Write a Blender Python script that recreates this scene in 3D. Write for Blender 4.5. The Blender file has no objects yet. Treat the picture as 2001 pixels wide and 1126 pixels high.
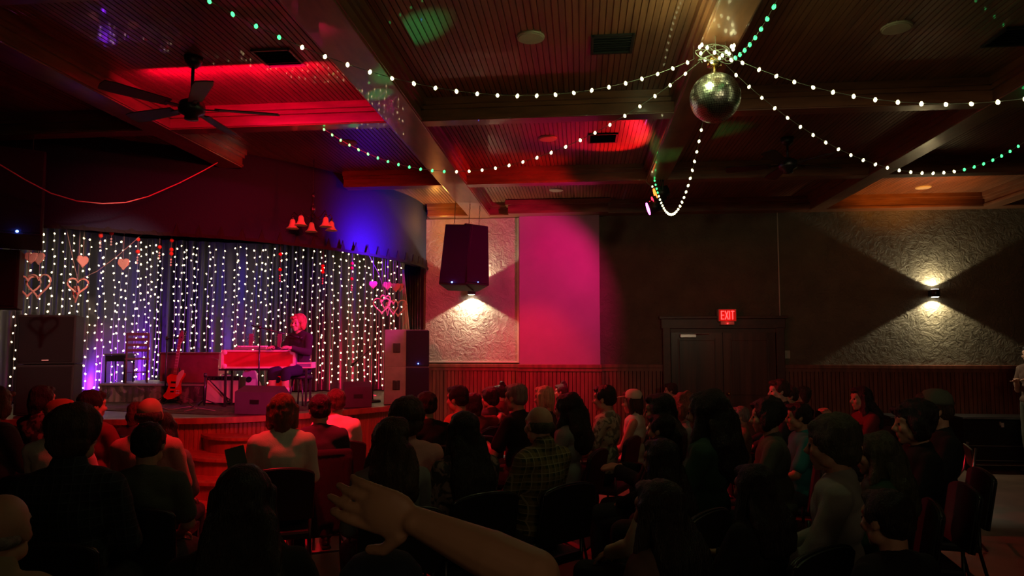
import bpy, bmesh, math, random
from mathutils import Vector, Matrix, Euler, noise
random.seed(7)
C = bpy.context.scene.collection
S = bpy.context.scene
R = math.radians
PI = math.pi
# ------------------------------------------------------------------ camera
F = 1334.0; CX = 1000.5; TH = R(4.0); PS = math.atan(135/F*math.cos(R(4.0))); CY = 672-F*math.tan(R(4.0)); EYE = 1.75
cd = bpy.data.cameras.new('camera'); cam = bpy.data.objects.new('camera', cd); C.objects.link(cam)
cd.sensor_fit = 'HORIZONTAL'; cd.sensor_width = 36.0; cd.lens = 36.0*F/2001.0
cam.location = (0, 0, EYE); cam.rotation_euler = (R(90)+TH, 0, PS)
cd.shift_y = (CY-563.0)/2001.0; cd.clip_start = 0.05; cd.clip_end = 100
S.camera = cam
# ------------------------------------------------------------------ world, view, lights
S.view_settings.view_transform = 'Standard'; S.view_settings.look = 'None'
S.view_settings.exposure = 0.0; S.view_settings.gamma = 1.0; S.view_settings.use_curve_mapping = False
w = bpy.data.worlds.new('world'); S.world = w; w.use_nodes = True
w.node_tree.nodes['Background'].inputs[0].default_value = (0.02, 0.018, 0.02, 1)
w.node_tree.nodes['Background'].inputs[1].default_value = 0.05

def lamp(name, kind, loc, col, power, target=None, size=None, **kw):
    l = bpy.data.lights.new(name, kind); l.color = col; l.energy = power
    if kind == 'SPOT':
        l.spot_size = R(kw.get('cone', 60)); l.spot_blend = kw.get('blend', 0.4); l.shadow_soft_size = size or 0.05
    elif kind == 'POINT': l.shadow_soft_size = size or 0.05
    elif kind == 'AREA':
        l.shape = 'RECTANGLE'; l.size = size[0]; l.size_y = size[1]
    o = bpy.data.objects.new(name, l); C.objects.link(o); o.location = loc
    if target is not None:
        d = Vector(target)-Vector(loc); o.rotation_euler = d.to_track_quat('-Z', 'Y').to_euler()
    return o
RED = (1, 0.01, 0.02); MAG = (1, 0.0, 0.22); BLU = (0.12, 0.02, 1); PUR = (0.3, 0.02, 1)
# warm fill lamps added behind the camera, low; no visible source
lamp('rear_fill', 'AREA', (1.5, -3.2, 3.5), (1, 0.70, 0.36), 5, (1.5, 3, 1), (3.0, 0.6))
lamp('ceiling_fill', 'SPOT', (1.2, -2.6, 2.3), (1, 0.72, 0.40), 20, (-0.8, 5.5, 4.4), 0.4, cone=85, blend=1)
lamp('wall_fill', 'SPOT', (2.8, -3.0, 3.55), (1, 0.78, 0.48), 150, (2.6, 10.7, 3.3), 0.3, cone=44, blend=1)
lamp('near_fill', 'SPOT', (0.8, -1.8, 3.4), (1, 0.66, 0.36), 13, (0.25, 1.3, 1.1), 0.3, cone=44, blend=1)
# red wash hung over the audience on the left, aimed at the stage
lamp('red_wash', 'SPOT', (-2.05, 4.95, 3.55), RED, 300, (-3.7, 8.4, 1.0), 0.05, cone=100, blend=0.7)
lamp('red_bay', 'AREA', (-2.75, 5.0, 3.85), (1, 0, .08), 20, (-2.75, 6.0, 3.84), (1.4, 0.05))
lamp('red_floor', 'SPOT', (-2.1, 4.9, 3.6), (1, 0, .03), 520, (-2.35, 5.8, 0.0), 0.05, cone=34, blend=0.8)
lamp('red_down', 'SPOT', (-2.4, 4.6, 3.6), RED, 260, (-2.6, 5.8, 0.3), 0.08, cone=80, blend=0.9)
lamp('pink_wash', 'SPOT', (-0.9, 3.6, 3.5), (1, 0.03, 0.10), 420, (-4.1, 8.9, 1.7), 0.06, cone=28, blend=0.6)
lamp('heart_wash', 'SPOT', (-2.5, 4.4, 3.3), (1, 0.6, 0.48), 330, (-4.9, 6.7, 2.45), 0.05, cone=26, blend=0.7)
# par cans at the end of the middle beam
lamp('par_magenta', 'SPOT', (0.80, 8.15, 3.40), (1, 0.02, 0.5), 1000, (-4.1, 9.2, 1.75), 0.05, cone=20, blend=0.5)
lamp('par_red', 'SPOT', (0.66, 8.02, 3.52), RED, 220, (-3.0, 8.25, 3.6), 0.05, cone=60, blend=0.9)
lamp('par_red_up', 'SPOT', (0.75, 7.9, 3.35), RED, 110, (0.3, 7.3, 3.95), 0.03, cone=60, blend=0.45)
lamp('par_wall', 'SPOT', (0.22, 8.7, 3.40), (1, 0.0, 0.20), 150, (-1.25, 10.6, 2.3), 0.05, cone=94, blend=0.5)
lamp('blue_header', 'SPOT', (-2.40, 8.55, 2.88), (0.10, 0.01, 1), 260, (-2.95, 8.95, 3.15), 0.05, cone=112, blend=1)
lamp('purple_left', 'SPOT', (-7.35, 9.5, 1.0), PUR, 900, (-7.15, 10.6, 1.45), 0.05, cone=100, blend=1)
lamp('blue_performer', 'SPOT', (-2.6, 8.9, 2.9), (0.16, 0.02, 1), 150, (-4.0, 9.3, 1.4), 0.05, cone=12, blend=0.6)
lamp('red_curtain', 'SPOT', (-3.9, 9.6, 1.0), (1, 0.01, 0.08), 500, (-3.8, 12.0, 1.2), 0.05, cone=100, blend=1)
GRN = (0.02, 1, 0.30); GS = (-4.35, 8.05, 1.05)
lamp('green_beam_ceiling', 'SPOT', GS, GRN, 1500, (-1.12, 4.56, 3.95), 0.01, cone=4.2, blend=0.9)
lamp('green_beam_spot', 'SPOT', GS, GRN, 1400, (-1.60, 5.22, 3.75), 0.01, cone=2.6, blend=0.9)
lamp('green_beam_dot', 'SPOT', GS, GRN, 1400, (-2.07, 5.98, 3.75), 0.01, cone=1.6, blend=0.9)
lamp('green_side', 'SPOT', (-3.4, 8.9, 1.2), GRN, 700, (0.82, 7.3, 3.80), 0.02, cone=7.5, blend=0.9)
lamp('stage_front_fill', 'SPOT', (1.0, -1.5, 3.1), (1, 0.06, 0.25), 1900, (-4.3, 9.0, 1.4), 0.05, cone=11, blend=0.8)  # added pink fill from the rear, brightens the guitars under the case
lamp('red_side', 'SPOT', (-2.25, 8.9, 3.45), RED, 420, (0.2, 7.6, 0.9), 0.05, cone=66, blend=0.8)
lamp('red_wainscot', 'SPOT', (-0.9, 8.8, 3.45), RED, 190, (-0.7, 10.6, 0.8), 0.05, cone=55, blend=0.8)
lamp('warm_side', 'SPOT', (-1.4, 6.0, 3.5), (1, 0.75, 0.4), 70, (-2.7, 9.9, 1.5), 0.05, cone=26, blend=0.8)  # added warm fill for the grey cabinets, no fixture of its own
lamp('cluster_glow', 'POINT', (0.70, 4.25, 3.58), (0.85, 1, 0.42), 6, None, 0.06)
lamp('amber_corner_l', 'POINT', (-2.2, 10.15, 3.6), (1, 0.38, 0.05), 8, None, 0.05)
lamp('amber_corner_r', 'SPOT', (4.6, 9.2, 2.6), (1, 0.33, 0.03), 130, (4.7, 9.9, 3.95), 0.1, cone=75, blend=0.9)

# ------------------------------------------------------------------ camera geometry helpers (points on real planes)
def ray(px, py):
    x = (px-CX)/F; u = -(py-CY)/F
    f = math.cos(TH)-u*math.sin(TH); z = math.sin(TH)+u*math.cos(TH)
    return Vector((x*math.cos(PS)-f*math.sin(PS), x*math.sin(PS)+f*math.cos(PS), z))
def onz(px, py, z):
    r = ray(px, py); return Vector((0, 0, EYE))+r*((z-EYE)/r.z)
def ony(px, py, y):
    r = ray(px, py); return Vector((0, 0, EYE))+r*(y/r.y)
def ond(px, py, d):
    r = ray(px, py); f = -r.x*math.sin(PS)+r.y*math.cos(PS); return Vector((0, 0, EYE))+r*(d/f)

# ------------------------------------------------------------------ materials
def mat(name, col, rough=0.6, metal=0.0, var=0.0, vscale=8.0, bump=0.0, bscale=30.0, spec=None, emit=None, estr=0.0, stretch=None, sheen=0.0, coat=0.0):
    m = bpy.data.materials.new(name); m.use_nodes = True; nt = m.node_tree; b = nt.nodes['Principled BSDF']
    b.inputs['Base Color'].default_value = (*col, 1); b.inputs['Roughness'].default_value = rough; b.inputs['Metallic'].default_value = metal
    if spec is not None: b.inputs['Specular IOR Level'].default_value = spec
    if sheen: b.inputs['Sheen Weight'].default_value = sheen
    if coat: b.inputs['Coat Weight'].default_value = coat
    if emit: b.inputs['Emission Color'].default_value = (*emit, 1); b.inputs['Emission Strength'].default_value = estr
    tc = nt.nodes.new('ShaderNodeTexCoord'); mp = nt.nodes.new('ShaderNodeMapping'); nt.links.new(tc.outputs['Object'], mp.inputs[0])
    if stretch: mp.inputs['Scale'].default_value = stretch
    if var or not (bump or emit):
        v = var or 0.06
        n = nt.nodes.new('ShaderNodeTexNoise'); n.inputs['Scale'].default_value = vscale; n.inputs['Detail'].default_value = 5
        nt.links.new(mp.outputs[0], n.inputs['Vector'])
        r = nt.nodes.new('ShaderNodeValToRGB'); nt.links.new(n.outputs['Fac'], r.inputs[0])
        r.color_ramp.elements[0].position = .3; r.color_ramp.elements[1].position = .7
        r.color_ramp.elements[0].color = (*[c*(1-v) for c in col], 1); r.color_ramp.elements[1].color = (*[min(1, c*(1+v)) for c in col], 1)
        nt.links.new(r.outputs[0], b.inputs['Base Color'])
    if bump:
        n2 = nt.nodes.new('ShaderNodeTexNoise'); n2.inputs['Scale'].default_value = bscale; n2.inputs['Detail'].default_value = 6
        nt.links.new(mp.outputs[0], n2.inputs['Vector'])
        bp = nt.nodes.new('ShaderNodeBump'); bp.inputs['Strength'].default_value = bump; bp.inputs['Distance'].default_value = 0.02
        nt.links.new(n2.outputs['Fac'], bp.inputs['Height']); nt.links.new(bp.outputs[0], b.inputs['Normal'])
    return m
def checker(name, a, b_, c, scale, rough=0.9, line=(.30, .26, .15)):
    # plaid: two crossing wave bands
    m = mat(name, a, rough); nt = m.node_tree; b = nt.nodes['Principled BSDF']
    tc = nt.nodes.new('ShaderNodeTexCoord'); last = None
    for ax, col in (('X', b_), ('Z', c), ('X', line), ('Z', line)):
        wv = nt.nodes.new('ShaderNodeTexWave'); wv.bands_direction = ax;thin = col is line
        wv.inputs['Scale'].default_value = scale; wv.inputs['Phase Offset'].default_value = 2.0 if thin else 0
        nt.links.new(tc.outputs['Object'], wv.inputs['Vector'])
        rp = nt.nodes.new('ShaderNodeValToRGB'); rp.color_ramp.interpolation = 'CONSTANT'
        rp.color_ramp.elements[0].color = (0, 0, 0, 1); rp.color_ramp.elements[1].position = .96 if thin else .6
        rp.color_ramp.elements[1].color = (1, 1, 1, 1) if thin else (.5, .5, .5, 1)
        nt.links.new(wv.outputs['Fac'], rp.inputs[0])
        mx = nt.nodes.new('ShaderNodeMixRGB'); nt.links.new(rp.outputs[0], mx.inputs[0]); mx.inputs[2].default_value = (*col, 1)
        if last: nt.links.new(last.outputs[0], mx.inputs[1])
        else: mx.inputs[1].default_value = (*a, 1)
        last = mx
    nt.links.new(last.outputs[0], b.inputs['Base Color']); return m
def floral(name, a, b_, scale=9, th=.5):
    m = mat(name, a, .9); nt = m.node_tree; b = nt.nodes['Principled BSDF']
    tc = nt.nodes.new('ShaderNodeTexCoord'); n = nt.nodes.new('ShaderNodeTexNoise'); n.inputs['Scale'].default_value = scale; n.inputs['Detail'].default_value = 3
    n.inputs['Distortion'].default_value = 1.2
    nt.links.new(tc.outputs['Object'], n.inputs['Vector']); rp = nt.nodes.new('ShaderNodeValToRGB')
    rp.color_ramp.elements[0].position = th-.04; rp.color_ramp.elements[1].position = th+.04
    rp.color_ramp.elements[0].color = (*a, 1); rp.color_ramp.elements[1].color = (*b_, 1)
    nt.links.new(n.outputs['Fac'], rp.inputs[0]); nt.links.new(rp.outputs[0], b.inputs['Base Color']); return m
def stucco(name, col, strength):
    m = mat(name, col, .75, var=.18, vscale=3); nt = m.node_tree; b = nt.nodes['Principled BSDF']
    tc = nt.nodes.new('ShaderNodeTexCoord'); v = nt.nodes.new('ShaderNodeTexNoise'); v.inputs['Scale'].default_value = 9; v.inputs['Detail'].default_value = 5; v.inputs['Distortion'].default_value = 1.8; v.inputs['Roughness'].default_value=.6
    nt.links.new(tc.outputs['Object'], v.inputs['Vector'])
    bp = nt.nodes.new('ShaderNodeBump'); bp.inputs['Strength'].default_value = strength; bp.inputs['Distance'].default_value = .05
    nt.links.new(v.outputs['Fac'], bp.inputs['Height']); nt.links.new(bp.outputs[0], b.inputs['Normal']); return m
M = {}
M['ceil'] = mat('ceiling_wood', (.20, .085, .04), .38, var=.35, vscale=3, stretch=(8, .6, 8), coat=.3)
M['beam'] = mat('beam_wood', (.22, .085, .04), .3, var=.3, vscale=4, stretch=(4, .8, 4), coat=.4)
M['beamx'] = mat('beam_wood_cross', (.22, .085, .04), .3, var=.3, vscale=4, stretch=(.8, 4, 4), coat=.4)
M['wains'] = mat('wainscot_wood', (.22, .07, .04), .45, var=.35, vscale=4, stretch=(4, 4, .5))
M['stucco'] = stucco('brown_stucco', (.17, .145, .095), .75)
M['stucco_l'] = stucco('pale_stucco', (.42, .36, .30), .75)
M['pilaster'] = mat('smooth_plaster', (.40, .26, .36), .6, var=.08, vscale=2)
M['white_trim'] = mat('white_bead', (.7, .66, .55), .5)
M['floor'] = mat('dark_floor', (.16, .10, .07), .42, var=.3, vscale=2.5)
M['black_wall'] = mat('black_paint', (.012, .011, .013), .9)
M['header'] = mat('header_paint', (.012, .017, .05), .85, bump=.25, bscale=50)
M['curtain'] = mat('black_satin', (.014, .013, .015), .42, spec=.6, var=.3, vscale=6, stretch=(5, 5, .3))
M['stage_wood'] = mat('stage_front_wood', (.35, .15, .07), .4, var=.3, vscale=4, stretch=(4, 4, .5))
M['stage_top'] = mat('worn_stage_paint', (.09, .08, .08), .45, var=.6, vscale=2.2, bump=.1)
M['rug'] = floral('stage_rug', (.10, .08, .08), (.04, .035, .04), 6)
M['door'] = mat('door_wood', (.10, .035, .02), .3, var=.6, vscale=3, stretch=(3, 3, .15))
M['frame'] = mat('door_frame_wood', (.09, .03, .018), .4, var=.3)
M['black'] = mat('black_plastic', (.014, .014, .015), .45)
M['speaker'] = mat('speaker_paint', (.016, .015, .015), .7, bump=.2, bscale=120)
M['grille'] = mat('speaker_grille', (.02, .02, .021), .6, metal=.3, bump=.6, bscale=400)
M['greybox'] = mat('grey_speaker_side', (.22, .19, .15), .7, var=.15)
M['wedge'] = mat('monitor_carpet', (.09, .07, .11), .85)
M['chrome'] = mat('chrome', (.8, .8, .8), .15, metal=1)
M['mirror'] = mat('mirror_tile', (.85, .92, .80), .3, metal=1)
M['brass'] = mat('brass', (.65, .45, .18), .25, metal=1)
M['metal'] = mat('dark_metal', (.08, .08, .085), .35, metal=.8)
M['alu'] = mat('aluminium', (.75, .7, .68), .3, metal=.7)
M['case_red'] = mat('road_case_red', (.55, .02, .03), .5, var=.1)
M['case_trim'] = mat('road_case_trim', (.85, .6, .6), .4)
M['case_purple'] = mat('road_case_end', (.25, .16, .35), .5)
M['fan'] = mat('fan_blade', (.03, .016, .014), .5)
M['fan_pale'] = mat('fan_blade_lit_side', (.30, .22, .19), .6)
M['bellglass'] = mat('frosted_bell_glass', (.8, .45, .3), .4, emit=(1, .25, .1), estr=.03)
M['wicker'] = mat('wicker', (.85, .62, .50), .7, bump=.5, bscale=150)
M['pompom'] = mat('red_paper', (.8, .05, .03), .8)
M['white'] = mat('white_paper', (.8, .78, .75), .7)
M['wire'] = mat('light_wire', (.25, .28, .22), .6)
M['wire_dark'] = mat('clear_wire', (.35, .33, .30), .5)
M['redcable'] = mat('red_cable', (.7, .2, .2), .5)
M['bulb_w'] = mat('bulb_warm_white', (1, 1, .9), .3, emit=(1, .95, .45), estr=5)
M['bulb_g'] = mat('bulb_green', (.3, 1, .6), .3, emit=(.05, 1, .20), estr=3.2)
M['bulb_c'] = mat('curtain_bulb', (1, .9, .6), .3, emit=(1, .78, .38), estr=9)
M['led_blue'] = mat('blue_led', (.1, .1, 1), .3, emit=(.05, .12, 1), estr=25)
M['led_red'] = mat('red_led', (1, 0, 0), .3, emit=(1, .02, .02), estr=8)
M['exit_red'] = mat('exit_letters', (1, .1, .1), .4, emit=(1, .05, .05), estr=3.0)
M['exit_face'] = mat('exit_face', (.4, .02, .02), .4, emit=(1, .0, .0), estr=.25)
M['ivory'] = mat('ivory_plastic', (.5, .47, .4), .5)
M['lens_o'] = mat('orange_lens', (1, .2, .02), .3, emit=(1, .16, .02), estr=4)
M['lens_r'] = mat('red_lens', (1, .02, .05), .3, emit=(1, .02, .05), estr=4)
M['lens_m'] = mat('magenta_lens', (1, .2, .9), .3, emit=(1, .12, .85), estr=7)
M['lamp_lens'] = mat('sconce_lens', (1, 1, .9), .3, emit=(1, .93, .72), estr=14)
M['ceilspk'] = mat('ceiling_speaker_cover', (.55, .5, .36), .7)
M['vent'] = mat('black_vent', (.012, .012, .012), .7)
M['vent_red'] = mat('vent_frame', (.25, .2, .15), .4, metal=.5)
M['cherry'] = mat('cherry_sunburst', (.75, .02, .01), .2, coat=.7, var=.3, vscale=3)
M['cream'] = mat('cream_vinyl', (.8, .72, .58), .5)
M['fret'] = mat('rosewood', (.30, .12, .10), .4)
M['grillcloth'] = mat('grill_cloth', (.60, .50, .42), .9, bump=.3, bscale=300)
M['piano'] = mat('maroon_cabinet', (.22, .06, .06), .3, coat=.4, var=.2)
M['skirt'] = floral('patterned_skirt', (.06, .055, .05), (.20, .17, .14), 5, .52)
M['chairvinyl'] = mat('black_chair_vinyl', (.016, .016, .018), .5)
M['table'] = mat('dark_laminate', (.02, .016, .014), .4)
M['steel_edge'] = mat('steel_edge', (.45, .45, .48), .3, metal=.8)
M['skin'] = mat('skin', (.55, .30, .20), .55, var=.08, bump=.05, bscale=80)
M['skin_tan'] = mat('tan_skin', (.42, .22, .13), .55, var=.08)
M['skin_pale'] = mat('pale_skin', (.68, .42, .32), .55, var=.06)
M['eye'] = mat('eye_dark', (.03, .02, .02), .15)
def hairm(n, c): M[n] = mat(n, c, .5, var=.4, vscale=14, bump=.7, bscale=60, stretch=(3, 3, .5))
hairm('hair_black', (.018, .013, .012)); hairm('hair_brown', (.06, .03, .018)); hairm('hair_auburn', (.22, .07, .04)); hairm('hair_grey', (.25, .22, .20)); hairm('hair_blonde', (.62, .45, .25)); hairm('hair_olive', (.09, .085, .05)); hairm('hair_copper', (.60, .22, .10))
CL = dict(black=(.012, .012, .014), charcoal=(.035, .035, .04), navy=(.015, .022, .045), olive=(.10, .11, .08), grey=(.22, .22, .22), white=(.75, .70, .62), cream=(.62, .55, .42), pink=(.62, .30, .28), red=(.50, .05, .05), maroon=(.18, .03, .035), teal=(.03, .24, .24), tan=(.35, .27, .17), lightgrey=(.38, .38, .36), green=(.03, .08, .05), denim=(.05, .08, .14), brown=(.12, .07, .05), orange=(.7, .14, .07))
for k, c in CL.items(): M['c_'+k] = mat('cloth_'+k, c, .95, var=.10, vscale=5, bump=.2, bscale=220)
M['c_plaid'] = checker('plaid_flannel', (.035, .045, .02), (.22, .17, .05), (.25, .18, .06), 6.5)
M['c_darkcheck'] = checker('dark_check_cotton', (.012, .016, .02), (.03, .04, .05), (.02, .03, .04), 9, line=(.05, .06, .07))
M['c_floral'] = floral('floral_shirt', (.16, .16, .12), (.50, .47, .36), 14)
M['c_pattern'] = floral('patterned_blouse', (.05, .045, .045), (.25, .18, .15), 16)

# ------------------------------------------------------------------ mesh builder
class MB:
    def __init__(s): s.b = bmesh.new(); s.mats = []; s.mi = 0; s.T = Matrix.Identity(4)
    def use(s, m):
        if m not in s.mats: s.mats.append(m)
        s.mi = s.mats.index(m); return s
    def _fin(s, vs, sm=False):
        fs = set()
        for v in vs:
            v.co = s.T @ v.co
            for f in v.link_faces: fs.add(f)
        for f in fs: f.material_index = s.mi; f.smooth = sm
        return s
    def box(s, c, d, rot=(0, 0, 0), bev=0.0):
        r = bmesh.ops.create_cube(s.b, size=1.0); vs = r['verts']
        m = Matrix.Translation(c) @ Euler(rot).to_matrix().to_4x4() @ Matrix.Diagonal((d[0], d[1], d[2], 1))
        for v in vs: v.co = m @ v.co
        if bev:
            es = list({e for v in vs for e in v.link_edges})
            q = bmesh.ops.bevel(s.b, geom=es, offset=bev, segments=2, affect='EDGES', profile=.6)
            vs = list({v for f in q['faces'] for v in f.verts} | {v for v in vs if v.is_valid})
        return s._fin(vs)
    def box2(s, a, b, bev=0.0):
        return s.box([(a[i]+b[i])/2 for i in range(3)], [abs(b[i]-a[i]) for i in range(3)], bev=bev)
    def ell(s, c, r, rot=(0, 0, 0), seg=16, ring=10, m3=None):
        R3 = m3.to_4x4() if m3 is not None else Euler(rot).to_matrix().to_4x4()
        m = Matrix.Translation(c) @ R3 @ Matrix.Diagonal((r[0], r[1], r[2], 1)) if not isinstance(r, (int, float)) else Matrix.Translation(c) @ Matrix.Scale(r, 4)
        nv = s.b.verts.new; nf = s.b.faces.new
        top = nv(m @ Vector((0, 0, 1))); bot = nv(m @ Vector((0, 0, -1))); rg = []
        for i in range(1, ring):
            a = PI*i/ring; rg.append([nv(m @ Vector((math.sin(a)*math.cos(2*PI*k/seg), math.sin(a)*math.sin(2*PI*k/seg), math.cos(a)))) for k in range(seg)])
        for k in range(seg):
            j = (k+1) % seg; nf((top, rg[0][k], rg[0][j])); nf((bot, rg[-1][j], rg[-1][k]))
            for A, B in zip(rg, rg[1:]): nf((A[k], B[k], B[j], A[j]))
        return s._fin([top, bot]+[v for g in rg for v in g], True)
    def cyl(s, a, b, r1, r2=None, seg=14, caps=True):
        a = Vector(a); b = Vector(b); d = b-a; L = d.length
        if L < 1e-6: return s
        q = bmesh.ops.create_cone(s.b, cap_ends=caps, cap_tris=False, segments=seg, radius1=r1, radius2=r1 if r2 is None else r2, depth=L)
        m = Matrix.Translation((a+b)/2) @ d.to_track_quat('Z', 'Y').to_matrix().to_4x4()
        for v in q['verts']: v.co = m @ v.co
        s._fin(q['verts'], True)
        for v in q['verts']:
            for f in v.link_faces:
                if len(f.verts) > 4: f.smooth = False
        return s
    def cap(s, a, b, r1, r2=None, seg=12):
        r2 = r1 if r2 is None else r2
        s.cyl(a, b, r1, r2, seg); s.ell(a, r1, seg=seg, ring=8); s.ell(b, r2, seg=seg, ring=8); return s
    def tube(s, pts, r, seg=8, closed=False):
        pts = [Vector(p) for p in pts]; n = len(pts); rings = []
        up = Vector((0, 0, 1))
        for i, p in enumerate(pts):
            t = (pts[(i+1) % n]-pts[i-1]) if closed else (pts[min(i+1, n-1)]-pts[max(i-1, 0)])
            if t.length < 1e-9: t = Vector((0, 0, 1))
            t.normalize(); u = t.cross(up if abs(t.z) < .95 else Vector((1, 0, 0))).normalized(); v = t.cross(u)
            rr = r[i] if isinstance(r, (list, tuple)) else r
            rings.append([s.b.verts.new(p+u*math.cos(2*PI*k/seg)*rr+v*math.sin(2*PI*k/seg)*rr) for k in range(seg)])
        for i in range(n if closed else n-1):
            A = rings[i]; B = rings[(i+1) % n]
            for k in range(seg):
                try: s.b.faces.new((A[k], A[(k+1) % seg], B[(k+1) % seg], B[k]))
                except ValueError: pass
        if not closed:
            try: s.b.faces.new(rings[0]); s.b.faces.new(rings[-1])
            except ValueError: pass
        return s._fin([v for g in rings for v in g], True)
    def lathe(s, prof, c=(0, 0, 0), seg=24, axis=None):
        rings = []; c = Vector(c); q = Vector(axis).to_track_quat('Z', 'Y') if axis else None
        for r, z in prof:
            g = []
            for k in range(seg):
                p = Vector((r*math.cos(2*PI*k/seg), r*math.sin(2*PI*k/seg), z))
                if q: p = q @ p
                g.append(s.b.verts.new(c+p))
            rings.append(g)
        for A, B in zip(rings, rings[1:]):
            for k in range(seg): s.b.faces.new((A[k], A[(k+1) % seg], B[(k+1) % seg], B[k]))
        for g, (r, z) in ((rings[0], prof[0]), (rings[-1], prof[-1])):
            if r > 1e-5: s.b.faces.new(g)
        return s._fin([v for g in rings for v in g], True)
    def prism(s, pts, depth, M4=None):
        """polygon in XZ plane extruded along +Y"""
        A = [s.b.verts.new((p[0], 0, p[1])) for p in pts]; B = [s.b.verts.new((p[0], depth, p[1])) for p in pts]
        s.b.faces.new(A); s.b.faces.new(B[::-1]); n = len(pts)
        for i in range(n): s.b.faces.new((A[i], B[i], B[(i+1) % n], A[(i+1) % n]))
        if M4:
            for v in A+B: v.co = M4 @ v.co
        return s._fin(A+B)
    def strip(s, A, B):
        """surface between two polylines"""
        a = [s.b.verts.new(p) for p in A]; b = [s.b.verts.new(p) for p in B]
        for i in range(len(a)-1): s.b.faces.new((a[i], a[i+1], b[i+1], b[i]))
        return s._fin(a+b)
    def mesh(s, name):
        bmesh.ops.recalc_face_normals(s.b, faces=s.b.faces[:])
        me = bpy.data.meshes.new(name); s.b.to_mesh(me); s.b.free()
        for m in s.mats: me.materials.append(M[m] if isinstance(m, str) else m)
        return me
    def build(s, name, parent=None):
        o = bpy.data.objects.new(name, s.mesh(name)); C.objects.link(o)
        if parent: o.parent = parent
        return o
def mb(m): return MB().use(m)
def tag(o, label, cat, group=None, kind=None):
    if label: o['label'] = label
    if cat: o['category'] = cat
    if group: o['group'] = group
    if kind: o['kind'] = kind
    return o
def thing(name, label, cat, loc=(0, 0, 0), rz=0, group=None, rot=None):
    o = bpy.data.objects.new(name, None); C.objects.link(o); o.location = loc; o.rotation_euler = rot or (0, 0, rz); o.empty_display_size = .1
    return tag(o, label, cat, group)
def struct(o): o['kind'] = 'structure'; return o
def copy_tree(o, parent=None):
    c = o.copy(); C.objects.link(c); c.parent = parent
    for ch in [x for x in o.children]: copy_tree(ch, c)
    return c
SCR = bpy.data.scenes.new('scratch')
def remeshed(m, vox, smooth=2):
    me = m.mesh('tmp'); o = bpy.data.objects.new('tmp', me); SCR.collection.objects.link(o)
    r = o.modifiers.new('r', 'REMESH'); r.mode = 'VOXEL'; r.voxel_size = vox; r.use_smooth_shade = True
    if smooth: sm = o.modifiers.new('s', 'SMOOTH'); sm.iterations = smooth; sm.factor = .5
    with bpy.context.temp_override(scene=SCR, view_layer=SCR.view_layers[0]):
        dg = bpy.context.evaluated_depsgraph_get(); dg.update()
        n = bpy.data.meshes.new_from_object(o.evaluated_get(dg))
    n.name = 'grown'
    bpy.data.objects.remove(o); bpy.data.meshes.remove(me)
    n.materials.clear()
    for p in n.polygons: p.use_smooth = True; p.material_index = 0
    return n

# ================================================================== SETTING
ZC = 3.95; ZB = 3.75; YW = 10.7; XL = -9.4; XR = 9.0; YB = -4.0; ZS = 0.9
struct(mb('floor').box2((XL, YB, -.1), (XR, 13.2, 0)).build('floor'))
# beadboard ceiling: planks with grooves running away from the camera
def bead_profile(x0, x1, pitch, g, dep):
    pts = []; x = x0
    while x < x1-1e-6:
        e = min(x+pitch, x1); pts += [(x, 0), (e-g, 0), (e-g*.7, dep), (e-g*.3, dep), (e, 0)]; x = e
    return pts
m = mb('ceil'); pr = bead_profile(XL, XR, .045, .009, .008)
m.strip([(x, YB, ZC+d) for x, d in pr], [(x, YW+.2, ZC+d) for x, d in pr])
m.box2((XL, YB, ZC+.02), (XR, 13.2, ZC+.1)); struct(m.build('ceiling'))
struct(mb('black_wall').box2((XL-.1, YB, 0), (XL, 13.2, ZC)).build('wall_left'))
struct(mb('stucco').box2((XR, YB, 0), (XR+.1, YW, ZC)).build('wall_right'))
struct(mb('stucco').box2((XL, YB-.1, 0), (XR, YB, ZC)).build('wall_front'))
m = mb('stucco').box2((-2.5, YW, 0), (XR, YW+.15, ZC)); 
struct(m.build('wall_back'))
struct(mb('black_wall').box2((XL, 13.1, 0), (-2.35, 13.2, ZC)).box2((-2.5, YW+.15, 0), (-2.4, 13.1, ZC)).build('wall_stage'))
# pale stucco panel with white bead, left of the chimney breast
pL = ony(838, 430, YW).x; pl0 = -2.46; pl1 = -.97
struct(mb('stucco_l').box2((pl0, YW-.03, 1.46), (pl1, YW+.01, 3.74)).build('wall_panel'))
bd = mb('white_trim')
bd.box2((pl0, YW-.045, 1.455), (pl1, YW-.02, 1.475)).box2((pl1-.02, YW-.05, 1.455), (pl1+.004, YW-.02, 3.74))
struct(bd.build('trim_1'))
struct(mb('pilaster').box2((-.95, YW-.16, 0), (.29, YW+.05, ZC)).build('wall_chimney'))
# wainscot
def wains(x0, x1, y, name, z1=1.38):
    pr = bead_profile(x0, x1, .06, .012, .01)
    m = mb('wains').strip([(x, y-.02+d, .12) for x, d in pr], [(x, y-.02+d, z1) for x, d in pr])
    m.box2((x0, y-.01, 0), (x1, y+.02, z1)); struct(m.build(name))
    r = mb('wains').box2((x0, y-.05, z1), (x1, y+.01, z1+.055), .006).box2((x0, y-.035, z1-.05), (x1, y, z1))
    struct(r.build(name.replace('wall_wainscot', 'trim')))
    struct(mb('wains').box2((x0, y-.04, 0), (x1, y, .14), .005).build(name.replace('wall_wainscot', 'baseboard')))
wains(-2.46, -.95, YW, 'wall_wainscot_west'); wains(-.97, .31, YW-.16, 'wall_wainscot_chimney'); wains(.31, 1.24, YW, 'wall_wainscot_middle'); wains(3.0, XR, YW, 'wall_wainscot_east')
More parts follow.
